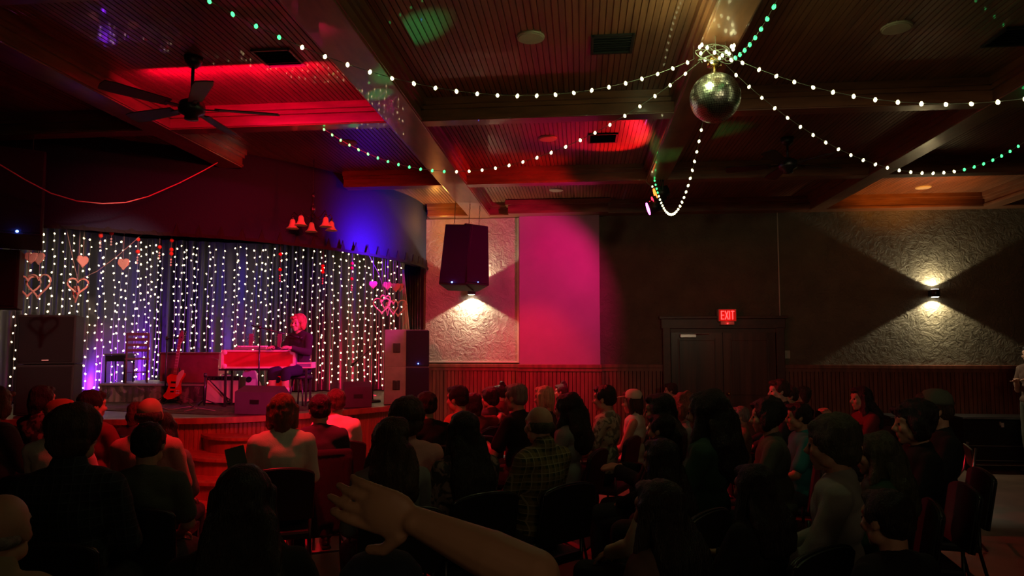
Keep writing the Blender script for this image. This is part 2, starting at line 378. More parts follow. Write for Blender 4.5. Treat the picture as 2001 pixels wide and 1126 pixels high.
# door
dx0, dx1, dz = 1.36, 2.92, 1.98
m = mb('frame'); y = YW-.05
m.box2((dx0-.12, y-.03, 0), (dx0, YW, dz+.02), .008).box2((dx1, y-.03, 0), (dx1+.12, YW, dz+.02), .008).box2((dx0-.14, y-.03, dz+.0), (dx1+.14, YW, dz+.15), .008).box2((dx0-.17, y-.06, dz+.15), (dx1+.17, YW, dz+.19), .006)
m.box2((dx0, y-.0, dz-.06), (dx1, YW, dz)); m.box2((dx0-.0, y+.0, 0), (dx1+0, YW, .02)); struct(m.build('door_frame'))
for k, (a, b) in enumerate(((dx0+.01, (dx0+dx1)/2-.004), ((dx0+dx1)/2+.004, dx1-.01))):
    d = mb('door').box2((a, y+.005, .02), (b, y+.045, dz-.06)); 
    for zz0, zz1 in ((.15, .85), (.98, 1.8)):
        d.box2((a+.12, y-.006, zz0), (b-.12, y+.006, zz1), .005)
    d.use('frame').box2((a+.1, y-.002, .12), (a+.12, y+.006, 1.83)).box2((b-.12, y-.002, .12), (b-.1, y+.006, 1.83))
    o = struct(d.build('door_%d' % (k+1)))
    mb('brass').cyl((b-.06 if k == 0 else a+.06, y-.05, 1.0), (b-.06 if k == 0 else a+.06, y+.01, 1.0), .012).ell((b-.06 if k == 0 else a+.06, y-.06, 1.0), .026).build('door_handle', o)
mb('metal')
m = mb('alu').box((1.62, y-.03, 1.87), (.24, .05, .05), bev=.005).box((1.83, y-.07, 1.9), (.22, .02, .012), rot=(0, 0, .3)); o = m.build('door_closer'); tag(o, 'grey metal door closer at top of the left door leaf', 'door closer')
# beams (setting trims)
TN = [1]
def trim(m):
    TN[0] += 1; return struct(m.build('trim_%d' % TN[0]))
def lbeam(x0, x1, y0, y1):
    m = mb('beam').box2((x0, y0, ZB-.002), (x1, y1, ZC+.01), .008)
    m.box2((x0-.05, y0, ZC-.06), (x1+.05, y1, ZC+.005)).box2((x0-.025, y0, ZC-.095), (x1+.025, y1, ZC-.055)).box2((x0-.012, y0, ZB+.010), (x1+.012, y1, ZB+.032)); trim(m)
lbeam(-4.08, -3.82, YB, 7.3)
lbeam(-1.74, -1.42, YB, YW); lbeam(.82, 1.06, YB, 8.6); lbeam(3.42, 3.64, YB, YW); lbeam(5.86, 6.1, YB, YW)
lbeam(-6.6, -6.35, YB, 6.3)
def xbeam(x0, x1, y0, y1, zb=ZB, d=0):
    m = mb('beamx').box2((x0, y0, zb+.002), (x1, y1, ZC+.01), .008)
    m.box2((x0, y0-.05, ZC-.06), (x1, y1+.05, ZC+.004)).box2((x0, y0-.025, ZC-.095), (x1, y1+.025, ZC-.055)).box2((x0, y0-.012, zb+.012), (x1, y1+.012, zb+.034)); trim(m)
xbeam(XL, XR, 3.42, 3.6); xbeam(XL, XR, 5.92, 6.08); xbeam(-3.02, XR, 8.38, 8.56); xbeam(-2.4, XR, YW-.22, YW+.02)
xbeam(XL, XR, .9, 1.1)
m = mb('beamx').box2((-1.1, YW-.42, ZB-.01), (.42, YW-.12, ZC)).box2((-1.14, YW-.46, ZC-.08), (.46, YW-.2, ZC-.01)); trim(m)
# curved stage header (proscenium wall above the opening)
HP = [(XL, 5.95), (-6.6, 6.15), (-5.43, 6.45), (-4.75, 6.9), (-4.0, 7.32), (-3.5, 7.85), (-3.0, 8.6), (-2.68, 9.35), (-2.5, 10.0), (-2.46, 10.72)]
def resample(P, n):
    P = [Vector((p[0], p[1], 0)) for p in P]; out = []
    # catmull-rom then even spacing
    Q = []
    for i in range(len(P)-1):
        p0 = P[max(i-1, 0)]; p1 = P[i]; p2 = P[i+1]; p3 = P[min(i+2, len(P)-1)]
        for k in range(16):
            t = k/16; Q.append(.5*((2*p1)+(-p0+p2)*t+(2*p0-5*p1+4*p2-p3)*t*t+(-p0+3*p1-3*p2+p3)*t**3))
    Q.append(P[-1]); L = [0]
    for a, b in zip(Q, Q[1:]): L.append(L[-1]+(b-a).length)
    j = 0
    for i in range(n):
        d = L[-1]*i/(n-1)
        while j < len(L)-2 and L[j+1] < d: j += 1
        t = (d-L[j])/max(1e-9, L[j+1]-L[j]); out.append(Q[j].lerp(Q[j+1], min(1, t)))
    return out
def offs(P, d):
    out = []
    for i, p in enumerate(P):
        t = P[min(i+1, len(P)-1)]-P[max(i-1, 0)]; t.normalize(); out.append(p+Vector((-t.y, t.x, 0))*d)
    return out
H_ = resample(HP, 90); Hb = offs(H_, .15); ZH = 2.96
def walls(m, A, B, z0, z1):
    a0 = [(p.x, p.y, z0) for p in A]; a1 = [(p.x, p.y, z1) for p in A]; b0 = [(p.x, p.y, z0) for p in B]; b1 = [(p.x, p.y, z1) for p in B]
    m.strip(a0, a1); m.strip(b0, b1); m.strip(a0, b0); m.strip(a1, b1); return m
o = struct(walls(mb('header'), H_, Hb, ZH, ZC).build('wall_header'))
for p in o.data.polygons: p.use_smooth = abs(p.normal.z) < .5
# pinch-pleat valance hanging under the header, pointed tops
m = mb('black_wall'); VV = offs(resample(HP, 260), -.03)[60:]
top = []; bot = []
for i, p in enumerate(VV):
    k = i % 6; top.append((p.x, p.y, ZH+((.12 if p.x > -4.6 else .03) if k == 3 else .005))); bot.append((p.x, p.y-.01*math.sin(i*1.3), ZH-.03))
m.strip(top, bot); o = m.build('stage_valance'); so = o.modifiers.new('s', 'SOLIDIFY'); so.thickness = .012
tag(o, 'black pointed pleated valance along the bottom edge of the curved stage header', 'valance')

# ================================================================== STAGE
SF = [(XL+.05, 7.0), (-6.6, 7.1), (-5.37, 7.22), (-4.68, 7.4), (-4.02, 7.6), (-3.35, 8.12), (-2.89, 8.7), (-2.56, 9.3), (-2.47, 9.9), (-2.46, 10.66)]
SP = resample(SF, 240)
st = thing('stage', 'raised stage with curved beadboard wooden front and dark worn top', 'stage', (-5, 9, 0)); off = Vector((-5, 9, 0))
def poly(m, P, z):
    vs = [m.b.verts.new((p[0], p[1], z)) for p in P]; m.b.faces.new(vs); return m._fin(vs)
pin = offs(SP, .02); P_ = [(p.x, p.y) for p in pin]+[(-2.52, 13.05), (XL+.05, 13.05)]
m = MB().use('stage_top'); m.T = Matrix.Translation(-off)
A = [m.b.verts.new((p[0], p[1], ZS)) for p in P_]; B = [m.b.verts.new((p[0], p[1], ZS-.04)) for p in P_]
m.b.faces.new(A); m.b.faces.new(B[::-1])
for i in range(len(A)): m.b.faces.new((A[i], B[i], B[(i+1) % len(A)], A[(i+1) % len(A)]))
m._fin(A+B); m.build('stage_deck', st)
m = mb('stage_wood'); m.T = Matrix.Translation(-off); SQ = resample(SF, 900); fr = []
for i, p in enumerate(offs(SQ, .05)): fr.append(p)
fo = offs(SQ, .05+.0); fi = offs(SQ, .062)
line = [(fi[i] if i % 5 == 4 else fo[i]) for i in range(len(SQ))]
m.strip([(p.x, p.y, .1) for p in line], [(p.x, p.y, ZS-.04) for p in line]); m.build('front_panel', st)
m = mb('stage_wood'); m.T = Matrix.Translation(-off); walls(m, offs(SP, -.03), offs(SP, .06), ZS-.06, ZS+.006); m.build('nosing', st)
m = mb('stage_wood'); m.T = Matrix.Translation(-off); walls(m, offs(SP, .03), offs(SP, .06), 0, .12); m.build('base_board', st)
# curved corner steps
stp = thing('stage_steps', 'rounded red-lit wooden steps leading up to the stage front', 'steps', (-3.95, 7.6, 0), R(-35))
for k in range(4):
    z = .225*(4-k)-.225+0.0; z1 = ZS-.18*(k+1); r = .34+.27*k
    if z1 < .1: break
    pts = [(r*1.35*math.cos(a), -r*math.sin(a)) for a in [PI*i/20 for i in range(21)]]
    m = mb('stage_wood'); A = [m.b.verts.new((x, y+.02, 0)) for x, y in pts]; B = [m.b.verts.new((x, y+.02, z1-.03)) for x, y in pts]
    m.b.faces.new(A[::-1]); m.b.faces.new(B)
    for i in range(len(A)): m.b.faces.new((A[i], A[(i+1) % len(A)], B[(i+1) % len(A)], B[i]))
    m._fin(A+B); m.build('riser', stp)
    m = mb('stage_wood'); s = (r+.03)/r; A = [m.b.verts.new((x*s, y*s+.02, z1-.03)) for x, y in pts]; B = [m.b.verts.new((x*s, y*s+.02, z1)) for x, y in pts]
    m.b.faces.new(A[::-1]); m.b.faces.new(B)
    for i in range(len(A)): m.b.faces.new((A[i], A[(i+1) % len(A)], B[(i+1) % len(A)], B[i]))
    m._fin(A+B); m.build('tread', stp)
def SGp(px, py): return onz(px, py, ZS)
# back curtain
CP = [(-8.6, 7.4), (-7.95, 9.0), (-7.35, 10.3), (-6.4, 10.95), (-5.5, 11.3), (-4.5, 11.85), (-3.6, 12.1), (-2.6, 12.15)]
CQ = resample(CP, 1400); m = mb('curtain'); a = []; b = []; ph = 0
for i, p in enumerate(CQ):
    t = CQ[min(i+1, 1399)]-CQ[max(i-1, 0)]; t.normalize(); n = Vector((t.y, -t.x, 0)); ph += .16+.09*math.sin(i*.021)+.05*math.sin(i*.0073+1)
    amp = .045+.02*math.sin(i*.013); w1 = amp*math.sin(ph); w2 = (amp*1.25)*math.sin(ph+.25*math.sin(i*.01))
    q = p-n*.09; a.append(q+n*w2+Vector((0, 0, ZS+.02))); b.append(q+n*w1*.7+Vector((0, 0, 3.5)))
m.strip(a, [x.lerp(y, .5) for x, y in zip(a, b)]); m.strip([x.lerp(y, .5) for x, y in zip(a, b)], b); o = m.build('stage_curtain')
for p in o.data.polygons: p.use_smooth = True
tag(o, 'long black pleated curtain hanging around the back of the stage', 'curtain')
# fairy-light strings in front of the curtain
def bulb_mesh(name, r, mt):
    m = mb(mt); m.lathe([(0, -r*1.3), (r*.75, -r*.8), (r, 0), (r*.75, r*.8), (r*.4, r*1.3), (0, r*1.35)], seg=10); return m.mesh(name)
cb = bulb_mesh('curtain_bulb', .0115, 'bulb_c')
def path_hit(px, back):
    d = ray(px, 640); d.z = 0; best = None
    for i in range(0, len(CQ)-8, 8):
        p = CQ[i]; q = CQ[i+8]; e = q-p; den = d.x*e.y-d.y*e.x
        if abs(den) < 1e-9: continue
        t = (p.x*e.y-p.y*e.x)/den; u = (p.x*d.y-p.y*d.x)/den
        if 0 <= u <= 1 and t > 0: best = d*(t-back)
    return best
xs = [30, 53, 75, 98, 118, 137, 156, 171, 192, 202, 222, 233, 246, 262, 270, 284, 291, 303, 311, 340, 350, 361, 372, 383, 405, 415, 436, 457, 464, 478, 494, 507, 520, 532, 548, 559, 576, 588, 609, 624, 634, 651, 663, 679, 689, 700, 712, 722, 735, 748, 760, 773, 786]
xs=[x+random.uniform(-1.5,1.5) for x in xs]
for i, px in enumerate(xs):
    p = path_hit(px, .12)
    if p is None: continue
    t = thing('fairy_light_string', 'drop of small warm white lights hanging before the black stage curtain', 'string lights', (p.x, p.y, 3.45), group='fairy light strings on the stage curtain')
    z0 = ZS+.08+random.random()*.12-3.45 - (0); ph = random.random()*6; wob = lambda z: Vector((.012*math.sin(z*3+ph), .01*math.cos(z*2.3+ph), 0))
    if 95 < px < 400 and px > 190: z0 += 0
    mb('wire_dark').tube([wob(z0*k/12)+Vector((0, 0, z0*k/12)) for k in range(13)], .0022, 4).build('wire', t)
    z = -.05-random.random()*.1
    while z > z0:
        o = bpy.data.objects.new('bulb', cb); C.objects.link(o); o.parent = t; q = wob(z); s = random.choice((-1, 1))
        o.location = (q.x+s*random.uniform(.005, .035), q.y-.01, z); o.rotation_euler = (R(random.uniform(-40, 40)), R(random.uniform(-40, 40)), 0); sc = random.uniform(.75, 1.15); o.scale = (sc,)*3
        z -= random.uniform(.105, .135)
# wing drape at right of the opening and pale cloth
def drape(name, label, cat, a, b, z0, z1, mt, amp=.03, folds=7, taper=1.0, kw=None):
    m = mb(mt); A = []; B = []; a = Vector(a); b = Vector(b); n = Vector((-(b-a).y, (b-a).x, 0)).normalized(); N = folds*10
    for i in range(N+1):
        t = i/N; p = a.lerp(b, t); w_ = amp*math.sin(t*folds*2*PI); A.append((p.x+n.x*w_, p.y+n.y*w_, z0)); q = a.lerp(b, t*taper); B.append((q.x+n.x*w_*.6, q.y+n.y*w_*.6, z1))
    m.strip(A, B); o = m.build(name); s = o.modifiers.new('s', 'SOLIDIFY'); s.thickness = .008
    for p in o.data.polygons: p.use_smooth = True
    return tag(o, label, cat)
w0 = ony(791, 600, 10.35); w1 = ony(833, 600, 10.66)
drape('wing_drape', 'black side drape hanging between stage opening and pale wall panel', 'curtain', (w0.x, w0.y, 0), (-2.53, 10.6, 0), ZS+.02, ZH+.02, 'curtain', .03, 6)
c0 = ony(786, 600, 10.2); c1 = ony(801, 600, 10.2)
drape('tied_cloth', 'pinkish cream cloth gathered at stage right, flaring down behind speakers', 'cloth', (c0.x, 10.2, 0), (c1.x, 10.2, 0), 1.9, ony(790, 540, 10.2).z+.1, 'cream', .012, 3, taper=.15)

# ================================================================== SPEAKERS
def cabinet(name, label, loc, w_, d_, h, rz=0, rot=None, side='speaker', face='grille', led=None, badge=False, group=None, handle=True, slope=0):
    t = thing(name, label, 'speaker', loc, rz, group, rot)
    mb(side).box((0, 0, h/2), (w_, d_, h), bev=.012).build('cabinet', t)
    mb(face).box((0, -d_/2-.006, h/2), (w_-.05, .02, h-.05), bev=.005).build('grille', t)
    if led: mb('led_blue').ell((led[0], -d_/2-.02, led[1]), .010).build('indicator_light', t)
    if badge: mb('white').box((0, -d_/2-.019, .045), (.07, .004, .014)).build('badge', t)
    if handle:
        for s in (-1,):
            mb('black').box((s*(w_/2+.002), 0, h*.55), (.012, .14, .12), bev=.004).cyl((s*(w_/2+.012), -.04, h*.55), (s*(w_/2+.012), .04, h*.55), .012).build('handle', t)
    return t
# right stack: grille faces camera right, grey side faces camera left
b0 = SGp(783, 792)
for k, (l, lt) in enumerate((('lower black and grey speaker cabinet of the stack at stage right', None), ('upper black and grey speaker cabinet with blue light, stage right stack', (-.0, .08)))):
    rz = R(12)
    t = thing('speaker_cabinet', l, 'speaker', (b0.x, b0.y+.32, ZS+k*.515+.008), rz, 'stage right speaker stack')
    mb('greybox').box((0, 0, .263), (.60, .62, .525), bev=.012).build('cabinet', t)
    # grille on the +x half facing front; pale side is the left front half
    mb('grille').box((.16, -.318, .263), (.36 - .04, .02, .49), bev=.004).build('grille', t)
    mb('wedge').box((.153, -.312, .263), (.31, .006, .52)).build('front_panel', t)
    mb('black').box((-.13, -.312, .27), (.10, .02, .13), bev=.004).box((-.13, -.322, .27), (.03, .02, .12), bev=.004).build('handle', t)
    if k: mb('led_blue').ell((.17, -.334, .05), .008).build('indicator_light', t)
# left subs
lp = SGp(62, 812)
for k, l in enumerate(('lower black subwoofer of the stack at far stage left', 'upper black subwoofer with small white badge, far stage left stack')):
    cabinet('subwoofer', l, (lp.x, lp.y+.25, ZS+.008+k*.60), .60, .5, .59, R(28), badge=bool(k), group='stage left subwoofers', led=None)
# flown speakers right
def chain(m, a, b, n=10):
    a = Vector(a); b = Vector(b)
    for i in range(n):
        c = a.lerp(b, (i+.5)/n); r = (a-b).length/n*.62
        pts = [c+Vector(((.35*r*math.cos(u) if i % 2 else 0), (0 if i % 2 else .35*r*math.cos(u)), r*math.sin(u))) for u in [2*PI*j/10 for j in range(10)]]
        m.tube(pts, .0025, 5, closed=True)
fy = 9.35
for k, (px0, px1, rzz, l) in enumerate(((858, 915, -8, 'left black cabinet of the hanging speaker pair with blue light'), (912, 948, 32, 'right black cabinet of the hanging speaker pair, angled away'))):
    c = ony((px0+px1)/2, 497, fy+.05*k)
    t = thing('hanging_speaker', l, 'speaker', (c.x, c.y, c.z-.44), 0, 'hanging speaker pair', rot=(R(-9), R(3), R(rzz)))
    wv = .40 if k == 0 else .36
    mb('speaker').box((0, .14, .44), (wv, .40, .88), bev=.015).build('cabinet', t)
    mb('grille').box((0, -.066, .44), (wv-.03, .02, .84), bev=.004).build('grille', t)
    mb('led_blue').ell((.0, -.08, .03), .011 if k == 0 else .006).build('indicator_light', t)
    m = mb('metal')
    for s in ((-.12, .1) if k == 0 else (.1,)): chain(m, (s, .1, .88), (s, .1-.08, ZC-c.z+.44), 14)
    m.build('chain', t)
# flown speakers left (nearer)
c = ony(30, 368, 5.6)
t = thing('hanging_speaker', 'large dark speaker hanging at upper left with blue light underneath', 'speaker', (c.x-.12, 5.6, c.z-.42), 0, None, rot=(R(-10), 0, R(40)))
mb('speaker').box((0, .2, .42), (.62, .5, .84), bev=.015).build('cabinet', t); mb('grille').box((0, -.056, .42), (.58, .02, .8), bev=.004).build('grille', t)
m = mb('metal').cyl((-.2, .1, .84), (-.2, .1, 1.25), .004).cyl((.2, .1, .84), (.2, .1, 1.25), .004).box((0, .1, .86), (.6, .03, .03)); m.build('hanging_bar', t)
mb('led_blue').ell((.12, -.07, .02), .012).build('indicator_light', t)
c = ony(10, 545, 6.2)
t = cabinet('hanging_speaker', 'dark speaker hanging at far left below the larger one', (c.x-.1, 6.2, c.z-.3), .42, .4, .58, R(35), handle=False)
mb('metal').cyl((-.1, .05, .56), (-.1, .05, ZC-c.z+.3), .005).cyl((.1, .05, .56), (.1, .05, ZC-c.z+.3), .005).build('hanging_rod', t)
# wedges
p = SGp(500, 812)
def wedge(label, loc, rz, w_, h, d_):
    t = thing('monitor_wedge', label, 'stage monitor', loc, rz)
    M4 = Matrix.Rotation(R(90), 4, 'Z') @ Matrix.Translation((0, -w_/2, 0))
    prof = [(-d_/2, 0), (d_/2, 0), (d_/2*.95, h*.45), (-d_*.05, h), (-d_/2, h*.8)]
    mb('wedge').prism(prof, w_, M4).build('cabinet', t)
    a = Vector((0, d_/2*.95, h*.45)); b_ = Vector((0, -d_*.05, h)); c_ = (a+b_)/2; ang = math.atan2(b_.z-a.z, b_.y-a.y)
    mb('grille').box(c_+Vector((0, .012, .006)), (w_-.06, (a-b_).length-.05, .012), rot=(ang, 0, 0)).build('grille', t)
    mb('black').box((0, -d_/2-.004, h*.45), (.12, .015, .05)).build('handle', t); return t
wedge('dark purple-lit wedge monitor at stage edge before the road case', (p.x, p.y+.24, ZS+.008), R(-10), .56, .33, .42)
p = SGp(698, 797); wedge('wedge monitor at stage edge near the right speaker stack', (p.x-.05, p.y+.12, ZS+.008), R(25), .36, .33, .34)

# ================================================================== CEILING FIXTURES
for k, (px, py, l) in enumerate([(1037, 72, 'round pale ceiling speaker in the bay nearest the mirror ball'), (1752, 53, 'round pale ceiling speaker at upper right of the photo'), (1070, 270, 'round red-lit ceiling speaker in the second middle bay'), (1087, 371, 'small round ceiling speaker in the bay above the chimney breast'), (1804, 366, 'round ceiling speaker in the orange-lit bay at right'), (680, 279, 'dim round ceiling speaker behind the green end of the light string')]):
    p = onz(px, py, ZC); t = thing('ceiling_speaker', l, 'ceiling speaker', (p.x, p.y, ZC))
    mb('ceilspk').cyl((0, 0, -.012), (0, 0, .01), .098, .105, 32).build('rim', t); mb('ceilspk').cyl((0, 0, -.016), (0, 0, -.008), .086, .09, 32).build('grille', t)
for k, (px, py, l) in enumerate([(545, 112, 'square ceiling vent with pale frame beside the ceiling fan'), (1196, 85, 'square black ceiling vent right of the round speaker'), (1178, 269, 'small black ceiling vent inside the red pool of light'), (1985, 70, 'dark ceiling vent at the right edge of the photo')]):
    p = onz(px, py, ZC); t = thing('ceiling_vent', l, 'vent', (p.x, p.y, ZC))
    w_ = .145; f = mb('vent_red' if k == 0 else 'vent')
    f.box((-w_, 0, -.006), (.02, 2*w_+.02, .018)).box((w_, 0, -.006), (.02, 2*w_+.02, .018)).box((0, -w_, -.006), (2*w_, .02, .018)).box((0, w_, -.006), (2*w_, .02, .018)); f.build('frame', t)
    f = mb('vent').box((0, 0, .0), (2*w_, 2*w_, .006))
    for j in range(7): f.box((0, -w_+.04*j+.02, -.008), (2*w_-.02, .028, .003), rot=(R(35), 0, 0))
    f.build('louvre', t)
def fan(label, x, y, hubz, rz, dim=False, pale=None):
    t = thing('ceiling_fan', label, 'ceiling fan', (x, y, ZC), rz); z = hubz-ZC
    mb('metal').lathe([(0, 0), (.07, 0), (.06, -.05), (.03, -.08), (0, -.08)]).build('canopy', t)
    mb('metal').cyl((0, 0, -.05), (0, 0, z+.05), .012).build('downrod', t)
    mb('metal').lathe([(0, .07), (.04, .07), (.09, .04), (.1, -.0), (.09, -.04), (.05, -.06), (.05, -.09), (0, -.1)], (0, 0, z)).build('motor', t)
    for k in range(5):
        a = 2*PI*k/5; bl = mb('fan_pale' if k == pale else 'fan'); mm = Matrix.Rotation(a, 4, 'Z') @ Matrix.Translation((0, 0, z)) @ Matrix.Rotation(R(12), 4, 'X')
        pts = [(.17, -.05), (.56, -.07), (.63, -.06), (.64, 0), (.63, .06), (.56, .07), (.17, .05)]
        A = [bl.b.verts.new((x_, y_, -.004)) for x_, y_ in pts]; B = [bl.b.verts.new((x_, y_, .004)) for x_, y_ in pts]
        bl.b.faces.new(A[::-1]); bl.b.faces.new(B)
        for i in range(len(A)): bl.b.faces.new((A[i], A[(i+1) % len(A)], B[(i+1) % len(A)], B[i]))
        bl.T = mm; bl._fin(A+B); bo = bl.build('blade', t)
        ir = mb('metal'); ir.T = mm; ir.box((.13, 0, -.006), (.14, .03, .008)); ir.build('blade_bracket', bo)
    return t
p = onz(378, 112, ZC); fan('dark five-blade ceiling fan at upper left against red-lit beam', p.x, p.y, 3.55, R(20))
p = onz(1538, 270, ZC); fan('dim ceiling fan in the dark bay right of the mirror ball', p.x, p.y, ony(1538, 322, p.y).z, R(20))

# mirror ball
bc = Vector((.90, 4.56, 3.385)); br = .165
t = thing('mirror_ball', 'mirrored disco ball hanging under the middle ceiling beam', 'mirror ball', bc)
m = mb('mirror'); rows = 34
for i in range(rows):
    a0 = PI*i/rows; a1 = PI*(i+1)/rows; n = max(6, int(round(2*rows*math.sin((a0+a1)/2))))
    for k in range(n):
        u0 = 2*PI*k/n; u1 = 2*PI*(k+1)/n; g = .06
        q = [(a0+(a1-a0)*g, u0+(u1-u0)*g), (a0+(a1-a0)*g, u1-(u1-u0)*g), (a1-(a1-a0)*g, u1-(u1-u0)*g), (a1-(a1-a0)*g, u0+(u1-u0)*g)]
        j = Vector([random.uniform(-.0006, .0006) for _ in range(3)])
        vs = [m.b.verts.new(Vector((math.sin(a)*math.cos(u), math.sin(a)*math.sin(u), math.cos(a)))*(br+random.uniform(-.0006, .0006))+j) for a, u in q]
        m.b.faces.new(vs)
m._fin(m.b.verts[:]); m.build('mirror_tiles', t)
mb('black').ell((0, 0, 0), br-.004, seg=48, ring=32).build('core', t)
mb('brass').cyl((0, 0, br-.005), (0, 0, br+.06), .012).lathe([(0, .0), (.045, 0), (.05, .05), (.03, .07), (0, .07)], (0, 0, br+.05)).build('motor', t)
mb('chrome').cyl((0, 0, br+.1), (0, 0, ZB-bc.z), .008).build('hanger', t)
# small uplit hardware behind
t = thing('lamp_cluster', 'bunch of coiled bright string bulbs tied above the mirror ball', 'string lights', (.9, 4.5, 3.66))
m = mb('wire')
for k in range(5):
    ph = k*1.3; m.tube([(.10*math.cos(u+ph)+.02*k-.04, .05*math.sin(u*1.3+ph), .05*math.sin(u+ph*2)) for u in [2*PI*j/30 for j in range(31)]], .003, 5)
m.build('wire', t); gw = bulb_mesh('garland_bulb', .0105, 'bulb_w'); gg = bulb_mesh('garland_bulb_green', .0105, 'bulb_g')
for k in range(14):
    o = bpy.data.objects.new('bulb', gw); C.objects.link(o); o.parent = t; u = 2*PI*k/14; o.location = (.11*math.cos(u), .05*math.sin(u)-.03, .045*math.sin(2*u+1)); 
# garlands
def garland(label, P0, P1, sag, n, green=lambda i, n: False, hook=True, start=.1, step=.124):
    P0 = Vector(P0); P1 = Vector(P1); t = thing('light_garland', label, 'string lights', P0, group='ceiling light garlands')
    pt = lambda u: (P1-P0)*u-Vector((0, 0, 4*sag*u*(1-u)))
    pts = [pt(i/60) for i in range(61)]
    if hook: pts.append((P1-P0)+Vector((0, 0, (ZB if abs(P1.x-.9) < .3 else ZC)-P1.z)))
    if ZB+.02 > P0.z: pts.insert(0, Vector((0, 0, ZB-P0.z)))
    mb('wire').tube(pts, .0022, 5).build('wire', t)
    L = [0]; Q = [pt(i/300) for i in range(301)]
    for a, b in zip(Q, Q[1:]): L.append(L[-1]+(b-a).length)
    j = 0
    for i in range(n):
        d = start+step*i
        if d > L[-1]: break
        while j < 299 and L[j+1] < d: j += 1
        o = bpy.data.objects.new('bulb', gg if green(i, n) else gw); C.objects.link(o); o.parent = t; o.location = Q[j].lerp(Q[j+1], (d-L[j])/max(1e-6, L[j+1]-L[j]))+Vector((0, 0, -.004))
        o.rotation_euler = (random.uniform(-.5, .5), random.uniform(-.5, .5), 0)
garland('long light garland sagging from mirror ball to upper left corner', (.767, 4.564, 3.657), (-2.199, 3.207, 3.705), .441, 27, lambda i, n: i >= 21, start=.056, step=.127)
garland('light garland from mirror ball toward stage, its far end green', (.814, 4.624, 3.662), (-2.443, 6.03, 3.80), .594, 32, lambda i, n: i >= 17, start=.114, step=.123)
garland('light garland looping away from mirror ball to the coloured stage lights', (.935, 4.759, 3.746), (.905, 8.339, 3.746), .727, 40, lambda i, n: i >= 26, start=.5, step=.118)
garland('upper light garland running from mirror ball to the right edge', (.883, 4.421, 3.655), (3.64, 3.185, 3.491), .531, 27, start=.204, step=.118)
garland('lower light garland sagging right from mirror ball, far end green', (.952, 4.654, 3.693), (4.267, 6.471, 3.809), .658, 31, lambda i, n: i >= 19, start=.169, step=.129)
garland('short green light garland rising from mirror ball toward the camera', (.966, 4.519, 3.616), (.951, 1.991, 3.814), .294, 20, lambda i, n: i > 0, start=.175, step=.124)
garland('tiny white light swag under the end of the middle beam', (.80, 8.3, 3.72), (.95, 8.33, 3.70), .05, 7, hook=False)

# par cans
pc = [((1281, 380), 'lens_o', 'orange stage light at the end of the middle beam'), ((1276, 392), 'lens_r', 'red stage light just below the orange one'), ((1272, 400), 'lens_r', 'small red stage light in the middle of the cluster'), ((1267, 408), 'lens_m', 'magenta stage light, lowest of the hanging cluster')]
for k, ((px, py), ln, l) in enumerate(pc):
    c = ony(px, py, 8.35-.0*k); rr = (.085, .055, .05, .085)[k]
    t = thing('par_light', l, 'stage light', c, 0, 'stage light cluster', rot=(0, 0, 0)); ax = Vector((-.93, -.02, -.30)).normalized()
    mb('black').cyl(-ax*-.0, -ax*.16, rr, rr*.75, 20).build('housing', t); mb(ln).cyl(ax*-.002, ax*.008, rr*.9, rr*.9, 20).build('lens', t)
    mb('black').tube([Vector((0, 0, 0))-ax*.08+Vector((0, s, 0)) for s in (-rr-.01, rr+.01)], .006).tube([-ax*.08+Vector((0, -rr, 0)), -ax*.08+Vector((.02, 0, rr+.05)), -ax*.08+Vector((.05, 0, ZB-c.z+.02))], .006).build('yoke', t)

# chandelier
cc = ony(611, 425, 7.75)
t = thing('chandelier', 'wrought iron chandelier with bell glass shades before the stage header', 'chandelier', (cc.x, cc.y, cc.z))
m = mb('metal').cyl((0, 0, .0), (0, 0, .28), .012).ell((0, 0, .1), (.03, .03, .05)).ell((0, 0, .26), (.02, .02, .03)); m.build('stem', t)
m = mb('metal'); chain(m, (0, 0, .28), (0, 0, ZC-cc.z), 16); m.build('chain', t)
for k in range(5):
    a = 2*PI*k/5+.75; d = Vector((math.cos(a), math.sin(a), 0)); am = mb('metal')
    am.tube([Vector((0, 0, .05)), d*.08+Vector((0, 0, -.02)), d*.15+Vector((0, 0, .0)), d*.22+Vector((0, 0, .06)), d*.24+Vector((0, 0, .03)), d*.235+Vector((0, 0, -.02))], .006, 6).cyl(d*.235+Vector((0, 0, -.03)), d*.235+Vector((0, 0, .01)), .016)
    ao = am.build('arm', t); sh = mb('bellglass').lathe([(.016, 0), (.03, -.02), (.035, -.06), (.05, -.095), (.075, -.115), (.071, -.113), (.046, -.09), (.03, -.055), (.014, -.005)], d*.235+Vector((0, 0, -.02)), 20); sh.build('lamp_shade', ao)
# red cable at left, and hanging cords
cb_ = [ony(px, py, 5.2) for px, py in ((-60, 285), (0, 322), (50, 352), (100, 378), (150, 393), (200, 398), (245, 396), (290, 384), (350, 358), (395, 335), (425, 318))]
cb_ = [Vector((v.x*(1+.03*k), v.y*(1+.03*k), EYE+(v.z-EYE)*(1+.03*k))) for k, v in enumerate(cb_)]
tag(mb('redcable').tube(cb_, .006, 6).build('hanging_cable'), 'red-lit cable sagging in front of the dark header at left', 'cable')

